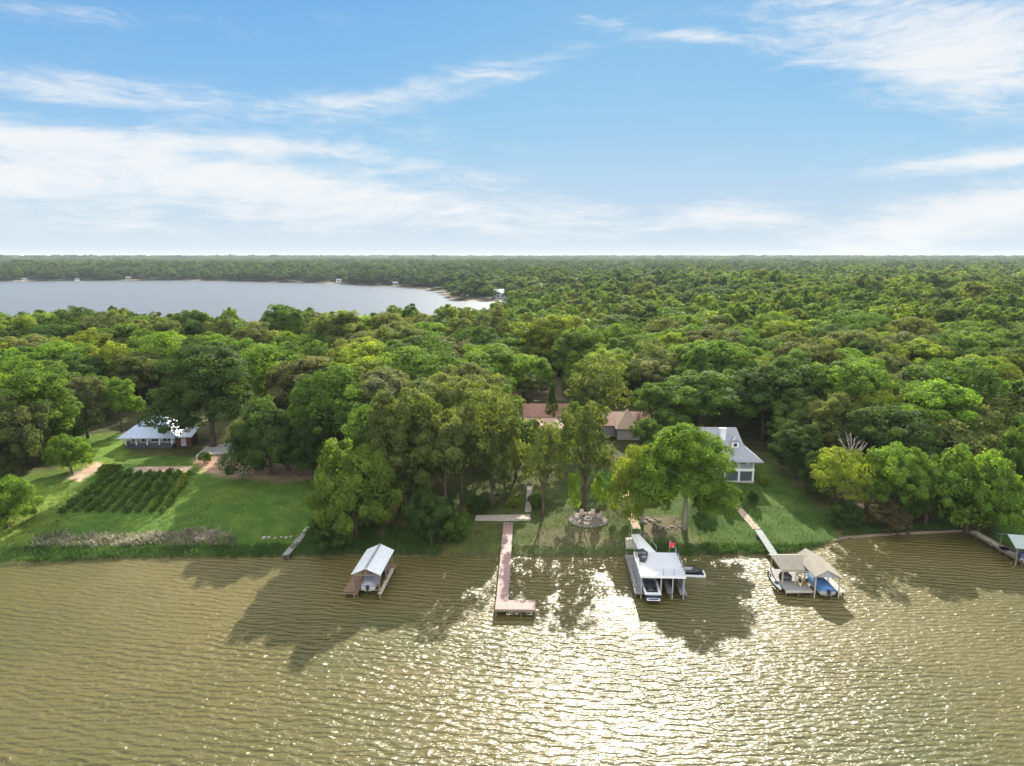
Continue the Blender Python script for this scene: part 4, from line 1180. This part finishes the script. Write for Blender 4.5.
# ------------------------------------------------------------------ tan-roofed boathouse, right
O = Vector((39.6, 83.2, 0)); rz = R(1)
b = thing('boathouse', 'weathered boathouse with tan shed roof joined to a tan gable roof', 'boathouse', O, rz)
part('shed_roof', MB().slab([(-3.4, 2.3, 2.75), (.55, 2.3, 2.75), (1.2, 4.9, 3.75), (-4.0, 4.9, 3.75)], .1), M_TANSHX, b)
part('rear_slope', MB().slab([(-4.0, 4.93, 3.75), (1.2, 4.93, 3.75), (1.2, 6.6, 3.1), (-3.7, 6.6, 3.1)], .1), M_TANSHX, b)
part('roof_slope', MB().slab([(-.15, -.3, 3.05), (1.45, -.3, 3.95), (1.3, 6.0, 4.25), (-.15, 6.0, 3.2)], .1), M_TANSH, b)
part('roof_slope', MB().slab([(1.46, -.3, 3.95), (3.8, -.5, 2.7), (3.8, 6.0, 2.8), (1.31, 6.0, 4.25)], .1), M_TANSH, b)
part('gable_board', MB().add([(.05, -.15, 2.98), (3.45, -.15, 2.72), (1.45, -.15, 3.8), (.05, -.1, 2.98), (3.45, -.1, 2.72), (1.45, -.1, 3.8)], [(0, 1, 2), (5, 4, 3), (0, 3, 4, 1), (1, 4, 5, 2), (2, 5, 3, 0)]), M_GREYP, b)
for x, y, zt in ((-3.2, 2.4, 2.7), (-1.4, 2.4, 2.7), (-3.2, 6.3, 3.1), (.1, -.05, 3.0), (.1, 3, 3.05), (.1, 5.8, 3.1), (3.3, -.05, 2.75), (3.3, 3, 2.8), (3.3, 5.8, 2.85), (-1.4, 6.3, 3.1)):
    part('post', MB().box(x - .07, x + .07, y - .07, y + .07, -1.6, zt), M_PALETIM, b)
part('deck', MB().box(-3.6, .05, .3, 6.6, .74, .86), M_DECKGR, b)
part('deck_edge', MB().box(-3.62, .07, .2, .295, .56, .86), M_PALETIM, b)
part('side_walk', MB().box(3.1, 4.1, -.2, 6.6, .74, .86), M_PALETIM, b)
part('back_walk', MB().box(.05, 3.1, 5.6, 6.6, .74, .86), M_DECKGR, b)
pilings(b, [(-3.5, .4), (-1.8, .4), (-.1, .4), (-3.5, 6.4), (3.9, 0), (3.9, 6.4), (3.9, 3)], .75)
part('rafter', MB().box(-3.3, .4, 2.35, 2.45, 2.5, 2.64).box(-3.3, .9, 6.2, 6.3, 2.85, 2.98), M_PALETIM, b)
mt = Matrix.Translation(O) @ Matrix.Rotation(rz, 4, 'Z')
boat('covered_boat', 'motor boat under a bright blue cover beneath the tan gable roof', mt @ Vector((1.65, -.5, .4)), rz, 5.4, 2.2, .8, M_SEAFOAM, M_BLUECV)
def kayak(label, loc, rz, mat, Lk=3.0):
    o = thing('kayak', label, 'kayak', loc, rz)
    secs = []
    for i in range(9):
        f = i / 8; w = .36 * math.sin(math.pi * (.04 + .92 * f)) ** .7
        secs.append([(-w, f * Lk, .2), (-w * .6, f * Lk, .02), (w * .6, f * Lk, .02), (w, f * Lk, .2), (w * .5, f * Lk, .32), (-w * .5, f * Lk, .32)])
    part('hull', MB().loft(secs, closed=True), mat, o)
    part('cockpit', MB().prism([(.2 * math.cos(a), Lk * .45 + .45 * math.sin(a)) for a in np.linspace(0, 2 * math.pi, 12, endpoint=False)], .3, .335), M_BLACKV, o)
kayak('tan yellow kayak lying on the deck under the tan shed roof', mt @ Vector((-1.3, 1.1, .862)), rz + R(-22), M_YELP)
kayak('pale kayak hung on the left side of the tan roofed boathouse', mt @ Vector((-4.0, .9, .6)), rz, M_SEAFOAM, 3.2)
lounge('dark deck sofa in the shade below the tan shed roof', mt @ Vector((-2.3, 3.6, .862)), rz)
# gangway of that boathouse
p0 = mt @ Vector((-1.2, 6.7, 0)); p1 = at(758, 530.5, 1.3); rz2 = frame(p0, Vector((p1.x, p1.y, 0))); Lp = math.hypot(p1.x - p0.x, p1.y - p0.y)
b = thing('gangway', 'grey green gangway between the tan path and the tan roofed boathouse', 'gangway', p0, rz2)
part('deck', MB().slab([(-.55, 0, .84), (.55, 0, .84), (.55, Lp, 1.45), (-.55, Lp, 1.45)], .1), M_DECKGN, b)
part('stringer', MB().slab([(-.5, .1, .72), (-.4, .1, .72), (-.4, Lp - .1, 1.33), (-.5, Lp - .1, 1.33)], .16).slab([(.4, .1, .72), (.5, .1, .72), (.5, Lp - .1, 1.33), (.4, Lp - .1, 1.33)], .16), M_TIMBER, b)
pilings(b, [(-.45, 4), (.45, 4), (-.45, 8), (.45, 8), (-.45, 12), (.45, 12)], .85)

# ------------------------------------------------------------------ far right dock and boathouse
p0 = at(1028, 562, .8); p1 = at(973, 531, .8); rz = frame(p0, p1); Lp = (p1 - p0).length
b = thing('pier', 'weathered timber pier running in from the right edge past the seawall', 'pier', (p0.x, p0.y, 0), rz)
part('walkway', MB().box(-.6, .6, 0, Lp, .72, .84), M_PALETIM, b)
part('fascia', MB().box(-.65, -.605, 0, Lp, .5, .84), M_TIMBER, b)
pilings(b, [(s * .55, y) for y in np.arange(.3, Lp, 3.2) for s in (-1, 1)], .95)
q = at(1013, 545, 3.0)
b = thing('boathouse', 'grey green roofed boathouse cut off by the right edge', 'boathouse', (q.x, q.y, 0), R(-12))
part('roof_slope', MB().slab([(0, -.8, 2.9), (7, -.8, 2.9), (7, 1.9, 3.9), (0, 1.9, 3.9)], .1), M_GREENROOF, b)
part('roof_slope', MB().slab([(0, 1.93, 3.9), (7, 1.93, 3.9), (7, 4.6, 2.9), (0, 4.6, 2.9)], .1), M_GREENROOF, b)
for x in (.4, 6.5):
    for y in (-.5, 4.3): part('post', MB().box(x - .08, x + .08, y - .08, y + .08, -1.5, 2.95), M_TIMBER, b)
part('dock', MB().box(.2, 7, 3.2, 4.6, .72, .84), M_DECKGR, b)
boat('covered_boat', 'boat under a violet blue cover below the grey green roof at the right edge', (q.x + 1.4, q.y + .2, .4), R(-100), 5.0, 2.0, .8, M_GEL, M_PURPLE)

# seawall along the right shore
pts = [at(a, c, .3) for a, c in ((834, 540), (850, 536.5), (880, 534), (905, 532.5), (940, 531), (968, 529.5))]
mb = MB(); mb.loft([[(p.x, p.y - .12, -.6), (p.x, p.y + .14, -.6), (p.x, p.y + .14, .34), (p.x, p.y - .12, .34)] for p in pts], smooth=False, closed=True)
tag(part('seawall', mb, M_TIMBER), 'low weathered timber seawall along the shaded right shore', 'wall')

# ------------------------------------------------------------------ windows
def window(parent, x0, x1, z0, z1, y, frame_m=None, bars=1):
    """sits proud of a wall whose outer face is at local y (towards -y)"""
    f = MB(); t = .09
    f.box(x0, x1, y - .07, y - .003, z0, z0 + t).box(x0, x1, y - .07, y - .003, z1 - t, z1).box(x0, x0 + t, y - .07, y - .003, z0 + t, z1 - t).box(x1 - t, x1, y - .07, y - .003, z0 + t, z1 - t)
    for i in range(bars):
        c = x0 + (x1 - x0) * (i + 1) / (bars + 1); f.box(c - .035, c + .035, y - .065, y - .003, z0 + t, z1 - t)
    w_ = part('window', f, frame_m or M_WHITE, parent)
    part('pane', MB().box(x0 + t, x1 - t, y - .035, y - .004, z0 + t, z1 - t), M_GLASS, w_)

# ------------------------------------------------------------------ metal-roofed cottage
g = atg(152, 448); O = Vector((g.x - .6, g.y, g.z))
b = thing('cottage', 'small white cottage with blue grey metal hip roof and a dormer', 'house', O, R(3))
part('skirting', MB().box(-4.9, 4.9, 0, 8.4, -.6, .55), M_DKBLUE, b)
part('wall', MB().box(-4.7, 4.7, 1.5, 8.2, .56, 2.45), M_BLUEWH, b)
part('porch_floor', MB().box(-4.95, 4.95, -.15, 8.45, .552, .66), M_DECKGR, b)
for x in (-4.8, -2.6, -.3, 2.2, 4.8): part('porch_post', MB().box(x - .1, x + .1, .0, .2, .66, 2.44), M_WHITE, b)
mb = MB().box(-4.8, 4.8, .06, .12, 1.45, 1.53)
for i in range(40): mb.box(-4.75 + i * .24, -4.70 + i * .24, .06, .12, .66, 1.45)
part('porch_railing', mb, M_DKBLUE, b)
for x0, x1 in ((-4.2, -2.9), (-2.2, -.7), (-.1, 1.5), (2.3, 4.2)): window(b, x0, x1, 1.0, 2.3, 1.5, None, 1)
er, rg = [(-6.0, -.9, 2.45), (6.0, -.9, 2.45), (6.0, 9.2, 2.45), (-6.0, 9.2, 2.45)], [(-1.5, 4.1, 6.1), (1.6, 4.1, 6.1)]
rf = MB().add(er + rg + [(e[0], e[1], e[2] - .18) for e in er], [(0, 1, 5, 4), (1, 2, 5), (2, 3, 4, 5), (3, 0, 4), (0, 6, 7, 1), (1, 7, 8, 2), (2, 8, 9, 3), (3, 9, 6, 0), (9, 8, 7, 6)])
r_ = part('roof', rf, M_BLUEMETAL, b)
dm = part('dormer', MB().box(-1.1, .9, 1.6, 4.0, 3.6, 5.15), M_GREYP, b)
part('dormer_roof', MB().slab([(-1.3, 1.35, 5.15), (1.1, 1.35, 5.15), (1.1, 4.0, 5.62), (-1.3, 4.0, 5.62)], .09), M_BLUEMETAL, dm)
window(b, -.9, .7, 4.2, 5.0, 1.6, M_GREYP, 2)
g = atg(184, 446)
b = thing('shed', 'dark red shed with pale roof at the right end of the metal roofed cottage', 'shed', g, R(6))
part('wall', MB().box(-1.6, 1.6, 0, 4, -.4, 2.1), M_MAROON, b)
part('roof', MB().slab([(-2, -.6, 2.15), (2.0, -.6, 2.15), (2.0, 4.4, 3.2), (-2, 4.4, 3.2)], .1), M_METAL, b)
part('door', MB().box(-.5, .5, -.04, -.003, -.2, 1.8), M_GREYP, b)

# ------------------------------------------------------------------ white house with grey roof
g = atg(730, 481.5); O = Vector((g.x - .5, g.y, g.z))
b = thing('house', 'two storey white lake house with steep grey roof, chimney and front porches', 'house', O, R(-2))
part('wall', MB().box(-5.6, 4.7, 1.7, 10, -.5, 4.2), M_SIDING, b)
part('porch_floor', MB().box(-5.7, 4.9, -.1, 1.695, -.5, .12), M_CONC, b)
part('balcony', MB().box(-5.7, 4.9, -.1, 1.69, 2.05, 2.55), M_WHITE, b)
for x in (-5.5, -2.9, -.5, 2.1, 4.7):
    part('porch_column', MB().box(x - .17, x + .17, -.02, .3, .12, 2.05), M_WHITE, b)
    part('balcony_post', MB().box(x - .1, x + .1, .02, .22, 2.55, 4.15), M_WHITE, b)
for x0, x1 in ((-5.3, -3.1), (-2.7, -.7), (-.3, 1.9), (2.3, 4.5)):
    part('porch_screen', MB().box(x0, x1, .12, .16, .2, 2.0), M_SCREEN, b)
mb = MB().box(-5.5, 4.7, .08, .14, 3.28, 3.36)
for i in range(52): mb.box(-5.45 + i * .195, -5.405 + i * .195, .085, .135, 2.55, 3.28)
part('railing', mb, M_BLUEWH, b)
for x0, x1 in ((-4.9, -3.6), (-2.4, -1.2), (-.4, .7), (1.1, 2.1), (2.7, 3.8)): window(b, x0, x1, 2.8, 4.0, 1.7, None, 1)
e_ = [(-7.0, -1.0, 4.15), (6.2, -1.0, 4.15), (6.2, 10.8, 4.15), (-7.0, 10.8, 4.15)]
k_ = [(-5.3, 1.9, 6.2), (3.4, 1.9, 6.2), (3.4, 8.0, 6.2), (-5.3, 8.0, 6.2)]
rr_ = [(-4.3, 4.9, 9.3), (2.5, 4.9, 9.3)]
rf = MB().add(e_ + k_ + rr_ + [(p[0], p[1], p[2] - .2) for p in e_], [(0, 1, 5, 4), (1, 2, 6, 5), (2, 3, 7, 6), (3, 0, 4, 7), (4, 5, 9, 8), (5, 6, 9), (6, 7, 8, 9), (7, 4, 8),
     (0, 10, 11, 1), (1, 11, 12, 2), (2, 12, 13, 3), (3, 13, 10, 0), (13, 12, 11, 10)])
rf_o = part('roof', rf, M_SHINGLE, b)
ch = part('chimney', MB().box(-.95, .05, 2.9, 3.8, 6.6, 9.3), M_WHITE, rf_o)
part('chimney_cap', MB().box(-1.05, .15, 2.8, 3.9, 9.3, 9.45), M_GREYP, b)
dm = part('dormer', MB().box(.95, 2.25, 1.75, 4.0, 5.9, 7.2), M_WHITE, b)
part('dormer_roof', MB().add([(.8, 1.6, 7.2), (2.4, 1.6, 7.2), (1.6, 1.6, 7.95), (.8, 4.2, 7.2), (2.4, 4.2, 7.2), (1.6, 4.2, 7.95)], [(0, 1, 2), (5, 4, 3), (0, 2, 5, 3), (2, 1, 4, 5), (0, 3, 4, 1)]), M_SHINGLE, dm)
window(b, 1.2, 2.0, 6.2, 7.05, 1.75, None, 0)

# ------------------------------------------------------------------ long brown house in the trees
g = atg(590, 439); O = Vector((g.x, g.y, g.z))
b = thing('house', 'long low house behind the trees with reddish roof and tan pyramid roofs', 'house', O, 0)
part('wall', MB().box(-14.2, -3.5, 2.0, 12, -.6, 2.7), M_BRICK, b)
part('wall', MB().box(-3.4, 18, 1.4, 10, -.6, 2.9), M_BRICK, b)
part('porch_roof', MB().slab([(-15, -.6, 2.5), (-3.2, -.6, 2.5), (-3.2, 4.2, 3.9), (-15, 4.2, 3.9)], .15), M_SALMON, b)
part('roof', MB().add([(-15, 4.22, 4.0), (-3.2, 4.22, 4.0), (-3.2, 8.0, 6.4), (-15, 8.0, 6.4), (-3.2, 13, 3), (-15, 13, 3)], [(0, 1, 2, 3), (3, 2, 4, 5), (0, 3, 5), (1, 4, 2)]), M_TILE, b)
part('roof', MB().add([(-3.1, .6, 2.9), (18.6, .6, 2.9), (18.6, 11, 2.9), (-3.1, 11, 2.9), (0, 5.8, 5.0), (15.5, 5.8, 5.0)], [(0, 1, 5, 4), (1, 2, 5), (2, 3, 4, 5), (3, 0, 4), (3, 2, 1, 0)]), M_TILE, b)
for cx_, w_, hh_, z_ in ((8.4, 2.9, 5.0, 2.7), (16.4, 1.9, 3.3, 2.7)):
    wg = part('wall', MB().box(cx_ - w_ + .4, cx_ + w_ - .4, -1.2, 1.39, -.6, 2.68), M_BRICK, b)
    part('pyramid_roof', MB().add([(cx_ - w_, -1.8, z_), (cx_ + w_, -1.8, z_), (cx_ + w_, -1.8 + 2 * w_, z_), (cx_ - w_, -1.8 + 2 * w_, z_), (cx_, -1.8 + w_, z_ + hh_ * .82)], [(0, 1, 4), (1, 2, 4), (2, 3, 4), (3, 0, 4), (3, 2, 1, 0)]), M_TANTILE, b)
for x0, x1 in ((-13, -11), (-10, -7.5), (-6.5, -4.5)): window(b, x0, x1, .6, 2.2, 2.0, None, 2)
for x0, x1 in ((-2, 0), (1.2, 3.4), (11.5, 13.5)): window(b, x0, x1, .6, 2.2, 1.4, None, 2)

# ------------------------------------------------------------------ fire pit ring and its chairs
g = atg(588, 521); O = Vector((g.x, g.y, g.z))
b = thing('fire_pit', 'oval stone ringed gravel fire pit on the shaded centre lawn', 'fire pit', O, 0)
ring_ = MB(); qd = random.Random(5)
for i in range(34):
    a = i / 34 * 2 * math.pi
    x, y = 3.0 * math.cos(a), 2.2 * math.sin(a)
    ring_.ball((x, y, hz(O.x + x, O.y + y) - O.z + .10), .30, 7, 5, .75, .18, i)
part('stone_ring', ring_, M_STONED, b)
pz = max(hz(O.x + x, O.y + y) for x in (-2.5, 0, 2.5) for y in (-1.9, 0, 1.9)) - O.z
part('gravel_bed', MB().prism([(2.9 * math.cos(a), 2.1 * math.sin(a)) for a in np.linspace(0, 2 * math.pi, 28, endpoint=False)], -.5, pz + .06), M_GRAVEL, b)
mb = MB()
for i in range(10):
    a = i / 10 * 2 * math.pi; mb.ball((.6 * math.cos(a), .6 * math.sin(a), pz + .2), .2, 7, 5, .8, .15, i + 50)
part('hearth', mb, M_STONE, b)
for i, (x, y, lab) in enumerate(((-1.8, .7, 'pale garden chair on the gravel of the fire pit, leftmost of four'), (-.7, 1.5, 'pale garden chair at the back of the fire pit, second from left'), (.8, 1.5, 'pale garden chair at the back of the fire pit, third from left'), (1.8, .6, 'pale garden chair on the gravel of the fire pit, rightmost of four'))):
    o = thing('garden_chair', lab, 'chair', (O.x + x, O.y + y, O.z + pz + .06), math.atan2(y, x) - math.pi / 2, 'chairs round the fire pit')
    part('seat', MB().slab([(-.35, -.35, .42), (.35, -.35, .42), (.35, .25, .32), (-.35, .25, .32)], .05), M_PINKCH, o)
    part('backrest', MB().slab([(-.32, .22, .34), (.32, .22, .34), (.36, .5, 1.1), (-.36, .5, 1.1)], .05), M_PINKCH, o)
    for sx2 in (-.4, .4):
        part('armrest', MB().box(sx2 - .07, sx2 + .07, -.4, .35, .58, .63), M_PINKCH, o)
        part('leg', MB().box(sx2 - .04, sx2 + .04, -.36, -.28, 0, .575), M_PINKCH, o)
        part('leg', MB().box(sx2 - .04, sx2 + .04, .2, .28, 0, .575), M_PINKCH, o)

# ------------------------------------------------------------------ boulders
bl = []
for i in range(3):
    me = MB().ball((0, 0, .18), .5, 9, 7, .7, .22, i + 9).mesh('boulder'); me.materials.append(M_STONE); bl.append(me)
def boulders(px, lab, group, s=(.5, 1.1)):
    for i, (a, c) in enumerate(px):
        p = atg(a, c); o = bpy.data.objects.new('boulder', bl[i % 3]); COL.objects.link(o)
        o.location = p; k = random.uniform(*s); o.scale = (k * random.uniform(.9, 1.4), k, k * random.uniform(.7, 1)); o.rotation_euler = (0, 0, random.uniform(0, 6))
        tag(o, lab, 'boulder', group)
boulders([(640 + i * 2.7 + random.uniform(-1, 1), 519 + (i % 3) * 2.0) for i in range(8)], 'greyish boulder in the rough stone edging under the pale twin trunks', 'boulders of the stone edging', (.4, .8))
boulders([(264, 538.5), (269, 538), (275, 538.5), (281, 537.5), (286, 538), (291, 537)], 'pale stone in the line beside the short grey pier', 'stones by the short grey pier', (.4, .8))
boulders([(655 + i * 4.2, 527 + (i % 2) * 1.5) for i in range(7)], 'low pale stone along the bank behind the flat roofed boathouse', 'stones on the bank', (.3, .55))

# ------------------------------------------------------------------ garden rows
cps = []
for i in range(3):
    me, _, _ = crown('crop_bush', 900 + i, M_LEAF, rad=.85, z0=.08, z1=1.25, lobes=6, clumps=26, per=26, leaf=.13, shape='bush')
    cps.append(me)
nrow, npl = 9, 11
bl_, br_, tr_, tl_ = (64, 512), (164, 512), (188, 475), (110, 475)
BL, BR, TR, TL = [atg(*p) for p in (bl_, br_, tr_, tl_)]
qr = random.Random(4)
ROWN = ['leftmost', 'second', 'third', 'fourth', 'fifth', 'sixth', 'seventh', 'eighth', 'rightmost']
for r in range(nrow):
    for k in range(npl):
        u, v = r / (nrow - 1), k / (npl - 1)
        p = BL.lerp(BR, u).lerp(TL.lerp(TR, u), v)
        x, y = p.x + qr.uniform(-.25, .25), p.y + qr.uniform(-.3, .3)
        o = bpy.data.objects.new('crop_plant', cps[qr.randrange(3)]); COL.objects.link(o)
        o.location = (x, y, hz(x, y) - .03); s = qr.uniform(.8, 1.25); o.scale = (s * .72, s * 1.15, s * .95); o.rotation_euler = (0, 0, frame(BL, TL) + qr.uniform(-.2, .2))
        j = qr.uniform(.85, 1.15); cc = YEL if r == nrow - 1 and k > 3 else (.095, .158, .040)
        o.color = (*(c * j for c in cc), 1)
        tag(o, ('yellowish' if r == nrow - 1 else 'dark green') + ' crop plant in the ' + ROWN[r] + ' diagonal row of the left garden', 'crop plant', 'crop plants, %s garden row' % ROWN[r])

# ------------------------------------------------------------------ reeds and long grass
def blades(name, polys, n, hgt, wid, cols, label, lean=.25):
    rngl = np.random.default_rng(sum(map(ord, name)))
    B = []
    for pl, wgt in polys:
        PP = poly_px(pl); lo, hi = PP.min(0), PP.max(0); m_ = int(n * wgt)
        c = rngl.uniform(lo, hi, (m_ * 4, 2)); sd_ = sd_poly(c, PP); c = c[sd_ < (-1.6 * rngl.random(len(c)) ** 2 + .2 if name == 'reeds' else 0)][:m_]
        den = wob(c[:, 0], c[:, 1], 2.0, 6) + .5 * rngl.normal(size=len(c)); c = c[den > (-.1 if name == 'reeds' else -.45)]
        B.append(c)
    B = np.concatenate(B); n = len(B)
    z = height(B); keepm = z > .08; B = B[keepm]; z = z[keepm]; n = len(B)
    a = rngl.uniform(0, 6.28, n); h_ = hgt * rngl.uniform(.55, 1.2, n) * (1 + .45 * wob(B[:, 0], B[:, 1], 2.4, 9)) * np.where(rngl.random(n) > .9, 1.4, 1.0); w_ = wid * rngl.uniform(.6, 1.4, n)
    dx, dy = np.cos(a), np.sin(a); la = rngl.normal(0, lean, (n, 2)) * h_[:, None]
    V = np.stack([np.stack([B[:, 0] - dx * w_, B[:, 1] - dy * w_, z - .05], 1), np.stack([B[:, 0] + dx * w_, B[:, 1] + dy * w_, z - .05], 1),
                  np.stack([B[:, 0] + dx * w_ * .8 + la[:, 0], B[:, 1] + dy * w_ * .8 + la[:, 1], z + h_], 1), np.stack([B[:, 0] - dx * w_ * .4 + la[:, 0] * 1.3, B[:, 1] - dy * w_ * .4 + la[:, 1] * 1.3, z + h_ * .9], 1)], 1).reshape(-1, 3)
    me = bpy.data.meshes.new(name); me.from_pydata(V.tolist(), [], np.arange(4 * n).reshape(-1, 4).tolist())
    at_ = me.attributes.new('tint', 'FLOAT', 'FACE'); at_.data.foreach_set('value', (rngl.random(n) * .45 + .275 + .275 * wob(B[:, 0], B[:, 1], 4.5, 8)).astype(np.float32))
    m = bpy.data.materials.new(name + '_blades'); m.use_nodes = True; nt = m.node_tree; b_ = nt.nodes['Principled BSDF']
    c = ramp(nt, node(nt, 'ShaderNodeAttribute', attribute_name='tint').outputs['Fac'], cols)
    nt.links.new(c, b_.inputs['Base Color']); b_.inputs['Roughness'].default_value = .8
    tr = node(nt, 'ShaderNodeBsdfTranslucent'); nt.links.new(c, tr.inputs[0]); mx = node(nt, 'ShaderNodeMixShader'); mx.inputs[0].default_value = .4
    nt.links.new(b_.outputs[0], mx.inputs[1]); nt.links.new(tr.outputs[0], mx.inputs[2]); nt.links.new(mx.outputs[0], nt.nodes['Material Output'].inputs[0])
    o = part(name, me, m); o['kind'] = 'stuff'; o['label'] = label; o['category'] = 'grass'
blades('reeds', [([(34, 548), (38, 539), (62, 534), (84, 538), (100, 535), (150, 536), (190, 532), (222, 534), (240, 542), (232, 548), (150, 545), (90, 549)], 1.0)], 9500, .72, .028,
       [(0, (.08, .13, .035)), (.35, (.17, .19, .09)), (.62, (.31, .28, .20)), (1, (.44, .40, .33))], 'loose strip of dry grey green reeds along the left shore', .38)
blades('shore_grass', [([(-10, 562), (-10, 548), (250, 546), (440, 538), (440, 556), (300, 558)], .75), ([(300, 545), (310, 520), (440, 530), (440, 545)], .3), ([(640, 557), (640, 545), (800, 545), (835, 540), (800, 556)], .3), ([(840, 536), (850, 525), (965, 522), (965, 530)], .2)], 30000, .45, .035,
       [(0, (.035, .085, .015)), (.5, (.06, .125, .022)), (1, (.11, .16, .04))], 'tangled green grass along the water edge', .35)
blades('lawn_tufts', [([(-10, 548), (30, 495), (190, 478), (330, 480), (330, 545)], .5), ([(445, 555), (450, 515), (630, 505), (640, 555)], .22), ([(645, 550), (700, 490), (790, 475), (830, 525), (800, 553)], .34)], 30000, .13, .05,
       [(0, (.040, .085, .016)), (.5, (.075, .118, .024)), (1, (.17, .18, .06))], 'rough tufts in the mown lawns', .6)

# ------------------------------------------------------------------ houses across the water
for i, (px, py, wd, dp, hh_, wm, lab) in enumerate((
        (14, 281.3, 7, 7, 2.4, M_WHITE, 'tiny white house on the far shore, leftmost in the photo'),
        (68, 281.0, 6, 6, 2.2, M_WHITE, 'tiny white house on the far shore, second from left'),
        (121, 280.2, 9, 7, 2.4, M_CONCP, 'tiny pale house on the far shore, third from left'),
        (335, 283.2, 8, 7, 3, M_WHITE, 'tiny white house at the water where the far shore starts to bend'),
        (393, 286.3, 8, 7, 3, M_CONCP, 'tiny pale boathouse on the bending far shore'),
        (503, 299.2, 17, 11, 5.5, M_BLUEWH, 'grey white house on the point across the back lake'))):
    p = at(px, py, .5)
    z0 = max(.3, hz(p.x, p.y))
    o = thing('house', lab, 'house', (p.x, p.y + (24 if i < 5 else 4), max(.3, hz(p.x, p.y + 24) if i < 5 else z0)), R(-8 + 5 * i))
    part('wall', MB().box(-wd / 2, wd / 2, 0, dp, -1, hh_), wm, o)
    part('roof', MB().add([(-wd / 2 - .6, -.6, hh_ + .01), (wd / 2 + .6, -.6, hh_ + .01), (wd / 2 + .6, dp + .6, hh_ + .01), (-wd / 2 - .6, dp + .6, hh_ + .01), (-wd / 2 - .6, dp / 2, hh_ + 1.2 + .15 * wd), (wd / 2 + .6, dp / 2, hh_ + 1.2 + .15 * wd)],
         [(0, 1, 5, 4), (2, 3, 4, 5), (1, 2, 5), (3, 0, 4), (3, 2, 1, 0)]), M_SHINGLE if i != 5 else M_METAL, o)
    for k in range(3): part('window', MB().box(-wd * .35 + k * wd * .26, -wd * .35 + k * wd * .26 + 1.8, -.08, -.003, 1, 3), M_GLASS, o)
for px, py, lab in ((450, 293.2, 'small boathouse with pier off the tip of the far point, farther one'), (459, 299.3, 'small boathouse with pier off the tip of the far point, nearer one')):
    p = at(px, py, 0)
    o = thing('boathouse', lab, 'boathouse', p, R(-80))
    part('roof', MB().slab([(-4, 0, 4), (4, 0, 4), (4, 5, 5.5), (-4, 5, 5.5)], .2).slab([(-4, 5.02, 5.5), (4, 5.02, 5.5), (4, 10, 4), (-4, 10, 4)], .2), M_METAL, o)
    for x in (-3.6, 3.6):
        for y in (.4, 9.6): part('post', MB().box(x - .25, x + .25, y - .25, y + .25, -1.5, 4.1), M_TIMBER, o)
    part('pier', MB().box(-4.4, 4.4, 0, 10, .6, .9).box(-1, 1, 10, 32, .6, .9), M_TIMBER, o)
# ------------------------------------------------------------------ render settings
SC.render.engine = 'CYCLES'
cy = SC.cycles
cy.use_denoising = True
cy.max_bounces = 6; cy.diffuse_bounces = 3; cy.glossy_bounces = 3; cy.transmission_bounces = 4; cy.transparent_max_bounces = 8; cy.volume_bounces = 1
cy.sample_clamp_indirect = 6.0
cy.sample_clamp_direct = 0.0
cy.use_adaptive_sampling = True; cy.adaptive_threshold = 0.015
vs = SC.view_settings
SC.display_settings.display_device = 'sRGB'
vs.view_transform = 'Standard'; vs.look = 'None'; vs.gamma = 1.0; vs.use_curve_mapping = False
vs.exposure = 1.12
